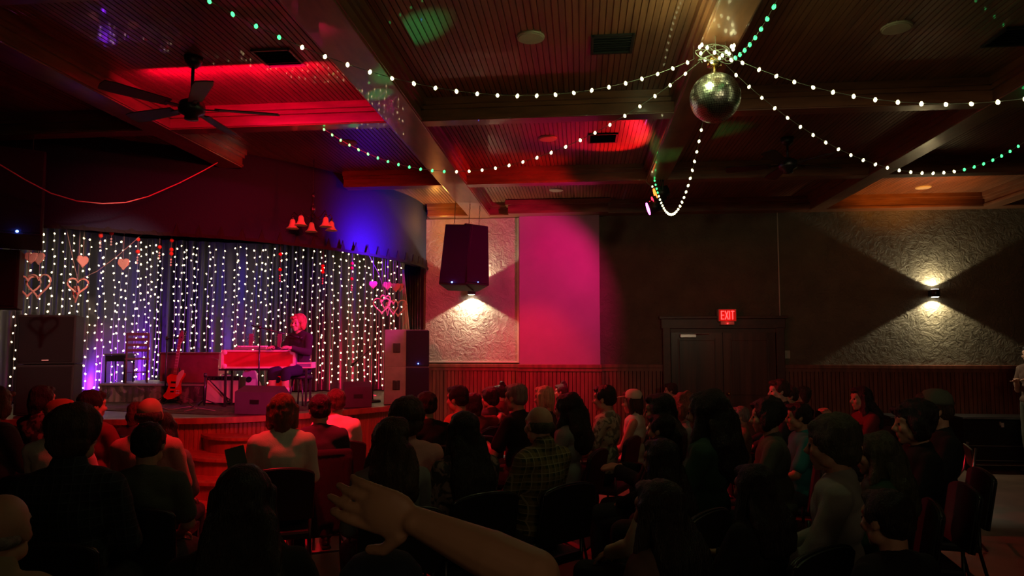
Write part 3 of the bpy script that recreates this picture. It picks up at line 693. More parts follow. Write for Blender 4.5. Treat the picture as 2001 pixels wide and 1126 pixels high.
# ================================================================== WALL THINGS
def sconce(x, y, z, l, p):
    t = thing('wall_sconce', l, 'wall lamp', (x, y, z), group=None)
    mb('metal').box((0, -.02, 0), (.11, .04, .09), bev=.004).build('bracket', t)
    mb('metal').lathe([(.055, -.055), (.062, -.05), (.062, .05), (.055, .055)], (0, -.09, 0), 24).build('lamp_body', t)
    mb('lamp_lens').cyl((0, -.09, .05), (0, -.09, .058), .05).build('upper_lens', t); mb('lamp_lens').cyl((0, -.09, -.058), (0, -.09, -.05), .05).build('lower_lens', t)
    for s in (1, -1):
        lamp('sconce_light', 'SPOT', (x, y-.10, z+s*.065), (1, .86, .55), p*(1 if s < 0 else .7), (x, y-.02, z+s*1.2), .03, cone=124, blend=.12)
s1 = ony(923, 570, YW-.03); sconce(s1.x, YW-.03, s1.z, 'up and down wall sconce below the hanging speaker pair', 75)
s2 = ony(1821, 574, YW); sconce(s2.x, YW, s2.z, 'up and down wall sconce glowing on brown stucco at right', 52)
# exit sign
e = ony(1417, 617, YW); t = thing('exit_sign', 'lit red EXIT sign above the double door', 'exit sign', (e.x, YW-.17, e.z))
mb('ivory').box((0, .075, 0), (.27, .13, .19), bev=.006).build('housing', t); mb('exit_face').box((0, .006, 0), (.25, .01, .17)).build('face', t)
lt = mb('exit_red'); yy = -.003; H2 = .065; sw = .013
def bar(x0, z0, x1, z1):
    d = Vector((x1-x0, 0, z1-z0)); a = math.atan2(z1-z0, x1-x0); lt.box(((x0+x1)/2, yy, (z0+z1)/2), (d.length+.0, .008, sw), rot=(0, -a, 0))
x = -.09; bar(x, -H2, x, H2); [bar(x, z, x+.04, z) for z in (-H2+sw/2, 0, H2-sw/2)]
x = -.035; bar(x, -H2, x+.045, H2); bar(x+.045, -H2, x, H2)
bar(.03, -H2, .03, H2); bar(.075, -H2, .075, H2); bar(.05, H2-sw/2, .10, H2-sw/2); lt.build('exit_letters', t)
mb('ivory').box((0, .05, -.12), (.2, .08, .05), bev=.005).build('emergency_unit', t); mb('led_red').ell((.0, -.005, -.125), .008).build('indicator_light', t)
l = lamp('exit_glow', 'POINT', (e.x, YW-.25, e.z-.02), (1, .02, .02), .5, None, .06)
cx_ = ony(1523, 600, YW).x
tag(mb('white_trim').cyl((cx_, YW-.02, 1.45), (cx_, YW-.02, ZB), .009).box((cx_, YW-.02, 1.9), (.03, .03, .05)).build('conduit_pipe'), 'thin vertical conduit running up the wall right of the door', 'conduit')
e = ony(1537, 693, YW); t = thing('switch_plate', 'ivory switch plate low on the wall beside the conduit', 'switch', (e.x, YW-.006, e.z)); mb('ivory').box((0, 0, 0), (.1, .012, .12), bev=.003).build('plate', t); mb('ivory').box((0, -.01, 0), (.02, .012, .035)).build('toggle', t)
# low dark cabinets along the wall at right
def sideboard(x0, x1, label, ztop):
    t = thing('low_cabinet', label, 'cabinet', ((x0+x1)/2, YW-.32, 0)); w_ = x1-x0
    mb('table').box((0, 0, ztop-.02), (w_, .5, .03), bev=.004).build('top', t); mb('steel_edge').box((0, -.255, ztop-.02), (w_, .01, .012)).build('edge_strip', t)
    mb('table').box((0, .0, .4), (w_-.06, .40, ztop-.15)).build('body', t)
    for z in (.34, .14): mb('steel_edge').box((0, -.20, z), (w_-.06, .012, .01)).build('rail', t)
    for s in (-1, 1): mb('table').box((s*(w_/2-.06), 0, .05), (.06, .4, .1)).build('leg', t)
sideboard(4.3, 5.05, 'dark low cabinet by the wall behind the man with cap', .74); sideboard(5.25, 6.9, 'long dark low cabinet along the wall at far right', .74)
e = ony(1959, 831, YW-.53); t = thing('outlet_plate', 'small white outlet plate on the front of the far right low cabinet', 'outlet', (e.x, YW-.53, e.z)); mb('white').box((0, 0, 0), (.035, .012, .06), bev=.003).build('plate', t); mb('ivory').box((-.025, .004, .02), (.02, .01, .05), bev=.002).build('cover', t)

# ================================================================== HEARTS / POMPOMS
def hdr_y(px):
    d = ray(px, 450); d.z = 0; best = 7.0
    for p, q in zip(H_, H_[1:]):
        e = q-p; den = d.x*e.y-d.y*e.x
        if abs(den) < 1e-9: continue
        t_ = (p.x*e.y-p.y*e.x)/den; u = (p.x*d.y-p.y*d.x)/den
        if 0 <= u <= 1 and t_ > 0: best = (d*t_).y
    return best+.07
def heart_pts(s, n=28):
    out = []
    for i in range(n):
        a = 2*PI*i/n; out.append((s*.0625*16*math.sin(a)**3*.5, s*.0625*(13*math.cos(a)-5*math.cos(2*a)-2*math.cos(3*a)-math.cos(4*a))*.5))
    return out
def heart(px, py, Y, size, label, rz=0, solid=False, up=None, mt='wicker'):
    Y = hdr_y(px); c = ony(px, py, Y); t = thing('heart_ornament', label, 'ornament', c, rz, 'hanging heart ornaments'); pts = heart_pts(size)
    if solid: 
        m = mb(mt).prism(pts, .02); m.build('heart', t); m = mb(mt).tube([(x, .01, z) for x, z in pts], .012, 6, closed=True); m.build('rim', t)
    else: mb(mt).tube([(x, 0, z) for x, z in pts], .010, 8, closed=True).build('heart', t)
    top = (ZH if Y < 10.3 else 3.5)-c.z if up is None else up
    mb('wire_dark').tube([(0, .004, size*.15), (0, .004, top)], .003, 5).build('cord', t)
yl = 6.62
heart(74, 504, yl+.1, .12, 'right one of two small solid hearts above the large outline heart at left', solid=True); heart(60, 503, yl+.1, .11, 'left one of two small solid hearts, stage left', R(20), solid=True)
heart(75, 556, yl, .27, 'large pink outline heart hanging at stage left'); heart(54, 557, yl+.1, .24, 'narrow turned outline heart left of the large pink one', R(62))
heart(163, 510, 7.4, .12, 'small heart seen edge-on hanging left of centre', R(80), solid=True)
heart(152, 558, 7.1, .19, 'upper of two interlocked outline hearts on the diagonal cord', R(45)); heart(148, 573, 7.05, .18, 'lower of two interlocked outline hearts on the diagonal cord', R(-35), up=.2)
heart(240, 515, 7.6, .12, 'small pale solid heart hanging alone left of centre', solid=True)
heart(729, 556, 9.2, .10, 'small pink solid heart, leftmost of the right-hand group', R(15), solid=True); heart(757, 558, 9.3, .11, 'small pale heart above the crossed outline hearts at right', R(30), solid=True)
heart(773, 561, 9.5, .12, 'left of two touching small solid hearts at right', solid=True); heart(781, 561, 9.55, .11, 'right of two touching small solid hearts at right', R(-15), solid=True)
heart(746, 596, 9.2, .24, 'pink outline heart, leftmost large one at right', R(30)); heart(753, 590, 9.3, .24, 'upright turned outline heart overlapping its pink neighbour', R(70)); heart(757, 602, 9.35, .20, 'lowest crossed outline heart of the right-hand group', R(-60))
heart(768, 600, 9.4, .22, 'narrow outline heart beside the rightmost large heart', R(65)); heart(778, 600, 9.45, .26, 'rightmost large outline heart by the pale cloth')
def cordline(pts, label):
    P = [ony(p[0], p[1], hdr_y(p[0])-.02) for p in pts]; P[0].z = max(P[0].z, ZH) if P[0].z > 2.8 else P[0].z; o = mb('wire_dark').tube(P, .004, 5).build('ornament_cord'); tag(o, label, 'cord')
cordline([(129, 443, 7.0), (140, 495, 7.05), (152, 548, 7.1)], 'straight pale cord from header down to the interlocked hearts')
cordline([(152, 548, 7.1), (190, 530, 7.3), (230, 500, 7.6), (262, 472, 7.6), (284, 452, 7.6)], 'diagonal twig-like cord rising right from the interlocked hearts')
cordline([(720, 497, 9.3), (740, 535, 9.3), (756, 585, 9.3)], 'slanting cord down to the right-hand heart group')
pn = 0
for px, ys, col in ((197, (458, 461), 'pompom'), (218, (456,), 'pompom'), (270, (468, 492), 'pompom'), (313, (455, 483), 'pompom'), (336, (458, 470, 488, 496), 'pompom'), (548, (497, 527), 'pompom'), (631, (520, 526, 532), 'pompom'), (688, (515, 524, 545), 'pompom')):
    Yv = hdr_y(px)
    c = ony(px, ys[0], Yv); t = thing('paper_garland', 'short drop of red and white paper discs hanging under the stage header', 'paper garland', c, group='paper disc garlands')
    end = ony(px, ys[-1]+22, Yv).z-c.z
    mb('wire_dark').tube([(0, 0, ZH-c.z+.0), (0, 0, end)], .002, 4).build('thread', t)
    for y_ in ys: mb('pompom').ell((0, 0, ony(px, y_, Yv).z-c.z), (.022, .022, .022)).build('paper_ball', t)
    for k in range(3): mb('white').cyl((0, -.002, end+.03*k), (0, .002, end+.03*k), .011, seg=10).build('paper_disc', t)

# ================================================================== STAGE OBJECTS
# rug
m = mb('rug'); a = SGp(300, 812); rp = [SGp(205, 803), SGp(430, 812), SGp(640, 800), SGp(620, 785), SGp(400, 788), SGp(205, 790)]
A = [m.b.verts.new((p.x, p.y, ZS+.001)) for p in rp]; B = [m.b.verts.new((p.x, p.y, ZS+.007)) for p in rp]; m.b.faces.new(A[::-1]); m.b.faces.new(B)
for i in range(6): m.b.faces.new((A[i], A[(i+1) % 6], B[(i+1) % 6], B[i]))
m._fin(A+B); tag(m.build('rug'), 'dark patterned rug lying across the front of the stage', 'rug')
# drum riser
q0 = SGp(192, 786); q1 = SGp(402, 788); ry = (q0.y+q1.y)/2; rh = .27
RX0, RX1 = ony(192, 780, ry).x, ony(402, 780, ry).x
t = thing('riser', 'low platform with dark patterned fabric skirt at the back of the stage', 'platform', ((RX0+RX1)/2, ry+.5, ZS), 0); ZR = ZS+rh
mb('stage_top').box((0, 0, rh-.015), (RX1-RX0, 1.0, .03), bev=.004).build('platform_top', t); mb('alu').box((0, -.502, rh-.015), (RX1-RX0, .008, .025)).build('edge_strip', t)
m = mb('skirt'); n = 120; A = []; B = []
for i in range(n+1):
    x = -(RX1-RX0)/2+(RX1-RX0)*i/n; w_ = .012*math.sin(i*.9); A.append((x, -.49+w_, 0.003)); B.append((x, -.485, rh-.03))
m.strip(A, B); m.box((0, .0, rh/2-.02), (RX1-RX0-.04, .9, rh-.05)); m.build('fabric_skirt', t)
def onr(px, y): return ony(px, 745, y).x
# wooden chair on riser (slat back), side on
def slat_chair(label, loc, rz):
    t = thing('wooden_chair', label, 'chair', loc, rz)
    mb('c_brown').box((0, 0, .44), (.40, .40, .03), bev=.01).build('seat', t)
    for sx in (-1, 1):
        mb('c_brown').cyl((sx*.17, .17, 0), (sx*.17, .17, .43), .017).build('leg', t); mb('c_brown').tube([(sx*.17, -.24, 0), (sx*.17, -.18, .43), (sx*.17, -.21, .7), (sx*.17, -.27, .92)], .017).build('leg', t)
    b_ = mb('c_brown')
    for z in (.6, .7, .8, .9): b_.box((0, -.2-(z-.6)*.22, z), (.34, .016, .05), rot=(R(-12), 0, 0))
    b_.build('backrest', t); mb('c_brown').cyl((-.17, .17, .18), (.17, .17, .18), .01).cyl((-.17, .17, .2), (-.17, -.2, .2), .01).cyl((.17, .17, .2), (.17, -.2, .2), .01).build('stretcher', t)
slat_chair('dark wooden slat-back chair standing on the riser', (onr(266, ry+.35), ry+.35, ZR+.002), R(35)); [o_ for o_ in S.objects if o_.name == 'wooden_chair'][0].scale = (.82, .82, .80)
t = thing('side_table', 'small dark table with pale objects on it, left of wooden chair', 'table', (onr(233, ry+.3), ry+.3, ZR+.002), R(5))
mb('c_olive').box((0, 0, .42), (.34, .30, .02), bev=.004).build('tabletop', t); mb('black').box((0, 0, .36), (.3, .26, .09)).build('drawer', t)
for sx in (-1, 1):
    for sy in (-1, 1): mb('black').cyl((sx*.14, sy*.12, 0), (sx*.14, sy*.12, .4), .012).build('leg', t)
# maroon cabinet
PX0, PX1 = onr(318, ry+.5), onr(432, ry+.5); t = thing('keyboard_cabinet', 'maroon wooden keyboard cabinet with curved end panel on the riser', 'keyboard', ((PX0+PX1)/2, ry+.45, ZS+.28), R(0)); w_ = PX1-PX0
mb('piano').box((0, .12, .21), (w_, .3, .42), bev=.006).build('body', t)
pf = [(-w_*.25, 0), (w_*.62, 0), (w_*.62, .33)]+[(w_*.62-(w_*.42)*k/10, .33+.07*math.sin(PI*k/10*.9)-.12*(k/10)**2) for k in range(1, 11)]+[(-w_*.25, .2)]
mb('piano').prism(pf, .03, Matrix.Translation((0, -.25, 0))).build('end_panel', t); mb('piano').box((0, .12, .43), (w_+.04, .34, .02), bev=.004).build('lid', t)
# electric guitar (reversed asymmetric body, white guard)
g0 = SGp(336, 792); gz = ony(343, 779, g0.y)
t = thing('electric_guitar', 'red sunburst electric guitar with white pickguard on a floor stand', 'guitar', (g0.x, g0.y, ZS+.085), 0, rot=(R(-10), R(2), R(8)))
t.scale = (.92,)*3
body = [(-.13, .02), (-.07, -.01), (.0, .0), (.08, .05), (.12, .09), (.10, .17), (.085, .22), (.09, .28), (.13, .35), (.13, .40), (.10, .41), (.06, .37), (.03, .36), (-.03, .38), (-.09, .37), (-.125, .33), (-.12, .27), (-.085, .2), (-.10, .12), (-.14, .05)]
mb('cherry').prism([(x, z) for x, z in body], .04).build('body', t)
mb('cream').prism([(.02, .34), (.045, .40), (.085, .44), (.115, .44), (.125, .40), (.10, .33), (.075, .27), (.06, .2), (.03, .17)], .006, Matrix.Translation((0, -.008, 0))).build('pickguard', t)
mb('fret').box((-.01, -.008, .62), (.045, .022, .50), bev=.003).build('neck', t)
m = mb('cream'); [m.box((-.01, -.021, .42+.045*k), (.04, .003, .004)) for k in range(10)]; m.build('frets', t)
mb('fret').prism([(-.035, .86), (.015, .86), (.03, .93), (.02, 1.03), (-.01, 1.06), (-.04, .98)], .016, Matrix.Translation((0, 0, 0))).build('headstock', t)
m = mb('chrome'); [m.cyl((.02, .008, .89+.026*k), (.055, .008, .9+.026*k), .006).ell((.058, .008, .9+.026*k), .01) for k in range(6)]; m.build('tuning_pegs', t)
m = mb('chrome').box((-.01, -.01, .25), (.07, .015, .025)).box((-.01, -.01, .17), (.075, .012, .02)).box((-.01, -.01, .11), (.05, .012, .02)); m.build('hardware', t)
[mb('white').cyl((.055+.03*i, -.02, .09+.035*j), (.055+.03*i, 0, .09+.035*j), .011).build('knob', t) for i in (0, 1) for j in (0, 1)]
t = thing('guitar_stand', 'black tripod stand holding the red electric guitar', 'stand', (g0.x, g0.y+.1, ZS+.008))
m = mb('black').cyl((0, .03, .05), (0, .06, .5), .01); [m.cyl((0, .03, .16), (.17*math.sin(a), -.02-.17*math.cos(a)*.8, .005), .008) for a in (-.9, .9, PI)]; m.cyl((-.07, -.09, .075), (.07, -.09, .075), .008).cyl((0, .03, .12), (0, -.06, .075), .008); m.build('frame', t)
# acoustic / hollow guitars under the case
def acoustic(label, px, py, Y, mt, rz, top_px):
    b = SGp(px, py); t = thing('acoustic_guitar', label, 'guitar', (b.x, b.y, ZS+.05), 0, rot=(R(-12), R(rz), R(5)))
    pts = []
    for i in range(36):
        a = 2*PI*i/36; z = -math.cos(a); rr = .17-.045*math.exp(-((z-.25)/.28)**2)-(.035 if z > .25 else 0)*min(1, (z-.25)/.3 if z > .25 else 0)
        pts.append((rr*math.sin(a)*1.0, .22+.22*z))
    mb(mt).prism(pts, .09).build('body', t); mb('black').cyl((0, -.002, .27), (0, -.006, .27), .045, seg=20).build('sound_hole', t)
    mb('fret').box((0, -.01, .62), (.05, .022, .44)).build('neck', t); mb('fret').box((0, 0, .90), (.065, .016, .15), bev=.003).build('headstock', t)
    m = mb('chrome'); [m.cyl((s*.03, 0, .86+.035*k), (s*.055, 0, .86+.035*k), .006).ell((s*.058, 0, .86+.035*k), .009) for s in (-1, 1) for k in range(3)]; m.build('tuning_pegs', t)
    mb('black').box((0, -.008, .12), (.1, .015, .02)).build('bridge', t)
acoustic('pale acoustic guitar standing behind the left end of the road case', 484, 784, 0, 'cream', -3, 480)
acoustic('glossy red acoustic guitar standing behind the middle of the road case', 541, 785, 0, 'cherry', -3, 525)
# amp
a0 = SGp(429, 792); aw = (ony(461, 790, a0.y).x-ony(398, 790, a0.y).x)
t = thing('guitar_amplifier', 'cream grilled guitar amplifier tilted back beside the road case', 'amplifier', (a0.x, a0.y+.14, ZS+.008), R(4), rot=(R(-6), 0, R(4)))
mb('black').box((0, 0, .19), (aw, .22, .38), bev=.01).build('cabinet', t); mb('grillcloth').box((0, -.112, .165), (aw-.03, .012, .31), bev=.003).build('grille', t); m = mb('black').box((0, -.116, .35), (aw-.02, .02, .045)); m.build('control_panel', t)
[mb('chrome').cyl((-aw*.4+aw*.8*k/7, -.126, .35), (-aw*.4+aw*.8*k/7, -.14, .35), .010).build('knob', t) for k in range(8)]; mb('black').tube([(-.08, 0, .38), (-.05, 0, .41), (.05, 0, .41), (.08, 0, .38)], .01).build('handle', t)
tag(mb('white').box((a0.x+.02, a0.y+.14, ZS+.405), (.14, .1, .02), rot=(0, 0, .4), bev=.006).build('folded_paper'), 'folded pale paper on top of the guitar amplifier', 'paper')
# road case + stand
k0 = SGp(440, 800); k1 = SGp(578, 800); yk = 8.85
cA = ony(435, 700, yk-.12); cB = ony(575, 700, yk+.04)
zt = ony(505, 684, yk).z; zb = ony(505, 720, yk).z; L = (cB-cA).xy.length; rz = math.atan2(cB.y-cA.y, cB.x-cA.x)
t = thing('road_case', 'red panelled flight case holding an organ on the performer stand', 'flight case', ((cA.x+cB.x)/2, (cA.y+cB.y)/2, zb), rz); hh = zt-zb; dd = .30
mb('case_red').box((0, dd/2, hh/2), (L-.01, dd, hh-.01)).build('panel', t)
m = mb('case_trim')
for z in (.012, hh-.012): m.box((0, .0, z), (L, .03, .024)); m.box((L/2-.0, dd/2, z), (.03, dd, .024)); m.box((-L/2, dd/2, z), (.03, dd, .024))
for x in (-L/2, L/2): m.box((x, 0, hh/2), (.03, .03, hh))
m.build('metal_edging', t); m = mb('case_trim')
for x in (-1, 1):
    for z in (.03, hh-.03): m.ell((x*(L/2-.028), -.008, z), (.035, .014, .035))
m.build('corner_caps', t)
m = mb('case_purple').box((L/2+.012, dd/2, hh/2), (.02, dd-.03, hh-.04)); m.build('end_panel', t); m = mb('black').box((L/2+.024, dd/2, hh/2), (.012, .13, .11)); m.build('latch', t)
m = mb('case_trim').box((L/2+.13, dd*.45, .07), (.2, dd*.8, .015)).box((L/2+.13, dd*.45, .008), (.2, dd*.8, .016)).box((L/2+.225, dd*.45, .04), (.015, dd*.8, .08)); m.use('case_purple').box((L/2+.12, dd*.45, .04), (.19, dd*.76, .05)); m.build('tray', t)
t2 = thing('keyboard_stand', 'thin black four-legged stand under the red flight case', 'stand', ((cA.x+cB.x)/2, (cA.y+cB.y)/2, ZS+.008), rz); hs = zb-ZS-.012
for x in (-L/2+.04, -L/2+.26 if 0 else L/2+.16):
    for y_ in (.02, dd-.02): mb('black').box((x, y_, hs/2), (.025, .025, hs)).build('leg', t2)
m = mb('black').box((.05, .02, hs-.012), (L+.2, .025, .025)).box((.05, dd-.02, hs-.012), (L+.2, .025, .025)).box((-L/2+.04, dd/2, .05), (.02, dd, .02)).box((L/2+.16, dd/2, .05), (.02, dd, .02)); m.build('rails', t2)
# pedals and mixer and cables on the case
cf = lambda u, v: Vector(((cA.x+cB.x)/2, (cA.y+cB.y)/2, zt)) + Matrix.Rotation(rz, 3, 'Z') @ Vector((u, v, 0))
t = thing('mixer', 'small pale mixer with knobs on top of the flight case', 'mixer', cf(-.12, .14)+Vector((0, 0, .004)), rz); mb('alu').box((0, 0, .02), (.42, .2, .035), bev=.004).build('body', t)
m = mb('white'); [m.cyl((-.18+.045*i, -.06+.05*j, .037), (-.18+.045*i, -.06+.05*j, .052), .009, seg=8) for i in range(9) for j in range(3)]; m.build('knobs', t)
m = mb('white')
for k in range(5):
    o_ = cf(.12+.05*k, .1+.02*k); m.tube([o_+Vector((.08*math.cos(u+k), .04*math.sin(u+k*2), .012+.02*abs(math.sin(u*1.5+k)))) for u in [j*.5 for j in range(10)]], .005, 5)
tag(m.build('patch_cables'), 'tangle of pale patch cables lying on top of the flight case', 'cables')
# mic stands
def mic_stand(label, base, h, tip, boom_start=None, tripod=True, name='microphone_stand'):
    t = thing(name, label, 'microphone stand', base); base = Vector(base)
    m = mb('black')
    if tripod: [m.cyl((0, 0, .1), (.24*math.cos(a), .24*math.sin(a), .008), .007) for a in (.3, 2.4, 4.5)]
    else: m.lathe([(0, 0), (.12, 0), (.11, .02), (.02, .035), (0, .035)])
    m.build('base', t); mb('metal').cyl((0, 0, .02), (0, 0, h), .010).build('pole', t)
    if tip is not None:
        tp = Vector(tip)-base; bs = Vector(boom_start)-base if boom_start is not None else Vector((0, 0, h))
        mb('metal').cyl(bs, tp, .008).cyl(Vector((0, 0, h))-Vector((0, 0, .02)), Vector((0, 0, h))+Vector((0, 0, .03)), .02).build('boom', t)
        d = (tp-bs).normalized(); mc = mb('black').cyl(tp, tp+d*.13, .011, .016); mo = mc.build('microphone', t); mb('metal').ell(tp+d*.15, .026).build('windscreen', mo)
    return t
yb = 8.6; b_ = SGp(503, 806); b_ = Vector((ony(505, 760, yb).x, yb, ZS+.008)); hz = ony(505, 642, yb).z-ZS
mic_stand('boom microphone stand in front of the flight case, boom toward performer', b_, hz, ony(566, 655, 8.75), ony(491, 636, yb-.02))
b_ = SGp(402, 797)
mic_stand('low microphone stand pointing at the guitar amplifier', (ony(402, 700, b_.y).x, b_.y, ZS+.008), .42, Vector((ony(402, 700, b_.y).x+.16, b_.y+.12, ZS+.2)), None)
b_ = SGp(728, 786); mic_stand('microphone stand with round base near the right speaker stack', (b_.x, b_.y, ZS+.008), .8, Vector((b_.x-.25, b_.y+.1, ZS+.62)), None, False)
b_ = Vector((ony(322, 780, ry-.12).x, ry-.12, ZS+.008)); mic_stand('microphone stand behind the electric guitar with mic at its headstock', b_, ony(320, 663, ry-.12).z-ZS, ony(340, 661, ry-.15), None)
# cables on stage
for pts, l in ((((300, 795), (330, 803), (370, 797), (420, 805)), 'dark cable curving over the rug near the electric guitar'), (((640, 775), (680, 770), (705, 768), (735, 775)), 'pale cable coiled behind the right wedge monitor'), (((360, 780), (372, 792), (385, 801), (360, 806)), 'cable running from the guitar stand to the stage edge')):
    tag(mb('wire_dark').tube([SGp(*p)+Vector((0, 0, .014)) for p in pts], .006, 6).build('stage_cable'), l, 'cable')
# stage light on the floor for purple uplight
for (x, y_, l, lm) in ((-7.35, 9.6, 'small floor uplight in front of the purple-lit curtain', 'led_blue'),):
    t = thing('floor_uplight', l, 'stage light', (x, y_, ZS+.008)); mb('black').box((0, 0, .02), (.12, .12, .03)).cyl((0, 0, .03), (0, .03, .09), .05).build('housing', t)

# ================================================================== PEOPLE
def rotm(a, b):  # rotation taking Z to dir (b-a)
    return (Vector(b)-Vector(a)).to_track_quat('Z', 'Y').to_matrix()
LEAN = {'lap': -.05, 'cross': -.06, 'lean': .20, 'chin': .03, 'side': -.04, 'phone': 0.0, 'piano': .05, 'stand': 0, 'clap': .0, 'hold': .02}
def skel(pose):
    ln = LEAN[pose]; J = {}
    J['hip'] = Vector((0, 0, .53)); J['waist'] = Vector((0, ln*.35, .70)); J['chest'] = Vector((0, ln*.8, .90)); J['neck'] = Vector((0, ln+.0, 1.04)); J['head'] = Vector((0, ln+.035+(.05 if pose == 'lean' else 0), 1.195-(.03 if pose == 'lean' else 0)))
    for s in (1, -1):
        J['sh', s] = Vector((s*.163, ln-.005, .995)); J['hp', s] = Vector((s*.10, .02, .53)); J['kn', s] = Vector((s*.12, .45, .50)); J['an', s] = Vector((s*.12, .44, .09)); J['to', s] = Vector((s*.135, .60, .035))
        el = {'lap': (s*.205, .05, .74), 'cross': (s*.21, .05, .75), 'lean': (s*.19, .33, .66), 'chin': (s*.2, .2, .73), 'side': (s*.21, .05, .74), 'phone': (s*.24, .17, .78), 'piano': (s*.24, .13, .77), 'clap': (s*.24, .05, .8), 'hold': (s*.23, .12, .74), 'stand': (s*.24, -.02, .7)}[pose]
        wr = {'lap': (s*.11, .28, .64), 'cross': (-s*.06, .20, .79+.02*s), 'lean': (s*.04, .50, .72), 'chin': (s*.05, .18, .98) if s > 0 else (s*.05, .24, .72), 'side': (s*.11, .28, .64), 'phone': (s*.05, .36, 1.02), 'piano': (s*.16, .40, .84), 'hold': (s*.05, .34, .80), 'clap': (s*.06, .35, .95), 'stand': (s*.12, .14, .82)}[pose]
        if pose == 'side' and s > 0: el = (.40, -.06, .98); wr = (.62, .06, 1.02)
        if pose == 'clap' and s < 0: el = (-.10, .25, 1.10) if 0 else (-.30, .20, 1.02); wr = (-.30, .46, 1.12)
        J['el', s] = Vector(el); J['wr', s] = Vector(wr)
    if pose == 'stand':
        up = .42
        for k in list(J):
            J[k] = J[k]+Vector((0, 0, up))
        for s in (1, -1):
            J['kn', s] = Vector((s*.10, .02, .50)); J['an', s] = Vector((s*.11, -.01, .09)); J['to', s] = Vector((s*.13, .15, .035)); J['hp', s] = Vector((s*.09, 0, .92))
    return J
def hand(m, W, d, n, s, k=1.0, curl=.35):
    """palm, four fingers of different length with bends, thumb from the side of the palm; d forward, n palm normal (fingers curl along n)"""
    d = d.normalized(); lat = d.cross(n).normalized()*s; n = n.normalized()
    R3 = Matrix((lat, d, n)).transposed()
    m.ell(W+d*.048*k, (.041*k, .052*k, .017*k), m3=R3, seg=12, ring=8)
    for i, (o_, L) in enumerate(((.030, .070), (.010, .080), (-.011, .075), (-.031, .058))):
        a = W+d*(.086-.004*abs(i-1))*k+lat*o_*k; c = curl*(1+.15*i)
        b = a+(d*math.cos(c)+n*math.sin(c)+lat*o_*1.2).normalized()*L*.5*k; e = b+(d*math.cos(c*2.2)+n*math.sin(c*2.2)).normalized()*L*.32*k; g = e+(d*math.cos(c*3)+n*math.sin(c*3)).normalized()*L*.25*k
        m.cap(a-d*.02*k, b, .0095*k, .0088*k, 8).cap(b, e, .0088*k, .008*k, 8).cap(e, g, .008*k, .007*k, 8)
    a = W+d*.022*k+lat*.03*k; b = a+(d*.55+lat*.75+n*.2).normalized()*.042*k; e = b+(d*.85+lat*.35+n*.35).normalized()*.032*k
    m.cap(a, b, .013*k, .011*k, 8).cap(b, e, .011*k, .009*k, 8)
def head(m, c, yaw, pitch=0):
    T0 = m.T; m.T = m.T @ Matrix.Translation(c) @ Matrix.Rotation(yaw, 4, 'Z') @ Matrix.Rotation(pitch, 4, 'X')
    m.ell((0, -.012, .03), (.074, .092, .088), seg=24, ring=16).ell((0, .02, -.035), (.060, .068, .070)).ell((0, .045, -.075), (.040, .035, .032)).ell((0, .066, -.093), .020)
    m.ell((0, .066, .035), (.056, .022, .030)).ell((0, .082, .012), (.016, .012, .02))         # brow, bridge
    m.cap((0, .088, .008), (0, .106, -.024), .0085, .013, 8).ell((.010, .098, -.030), .008).ell((-.010, .098, -.030), .008)
    for s in (1, -1):
        m.ell((s*.040, .062, -.022), (.024, .024, .024)).ell((s*.075, -.004, -.004), (.010, .020, .032)).ell((s*.030, .072, .004), (.015, .012, .011)); m.ell((s*.050, .015, -.06), (.02, .035, .03))
    m.ell((0, .084, -.054), (.024, .012, .006)).ell((0, .081, -.066), (.021, .012, .008))
    m.T = T0
BC = {}
def body_mesh(pose, yaw, vox=.009):
    key = (pose, round(yaw, 1), vox)
    if key in BC: return BC[key]
    J = skel(pose); m = MB()
    hc = J['head']; nk = J['neck']
    head(m, hc, yaw, R(-4 if pose != 'lean' else 8))
    m.cap(nk-Vector((0, .0, .05)), hc+Vector((0, -.03, -.06)), .056, .052)
    m.ell(J['chest'], (.155, .10, .17)).ell(J['waist'], (.135, .10, .14)).ell(J['hip']+Vector((0, 0, .02)), (.165, .125, .11))
    m.cap(J['chest']+Vector((-.09, 0, .08)), J['chest']+Vector((.09, 0, .08)), .085)
    for s in (1, -1):
        m.cap(nk+Vector((s*.03, -.01, .0)), J['sh', s]+Vector((-s*.02, 0, .0)), .045, .050)
        m.cap(J['sh', s], J['el', s], .050, .038).cap(J['el', s], J['wr', s], .040, .026)
        d = (J['wr', s]-J['el', s]).normalized()
        n = Vector((-s*.3, .1, -1)) if pose not in ('chin', 'phone', 'clap') else Vector((-s, .2, 0)); n = (n-d*n.dot(d)).normalized(); hand(m, J['wr', s], d, n, -1 if n.cross(d).x*s > 0 else 1)
        m.cap(J['hp', s], J['kn', s], .088, .060).cap(J['kn', s], J['an', s], .060, .038).cap(J['an', s], J['to', s]-Vector((0, .05, 0)), .038, .030)
    me = remeshed(m, vox, 3); me.name = 'body'; BC[key] = me; return me
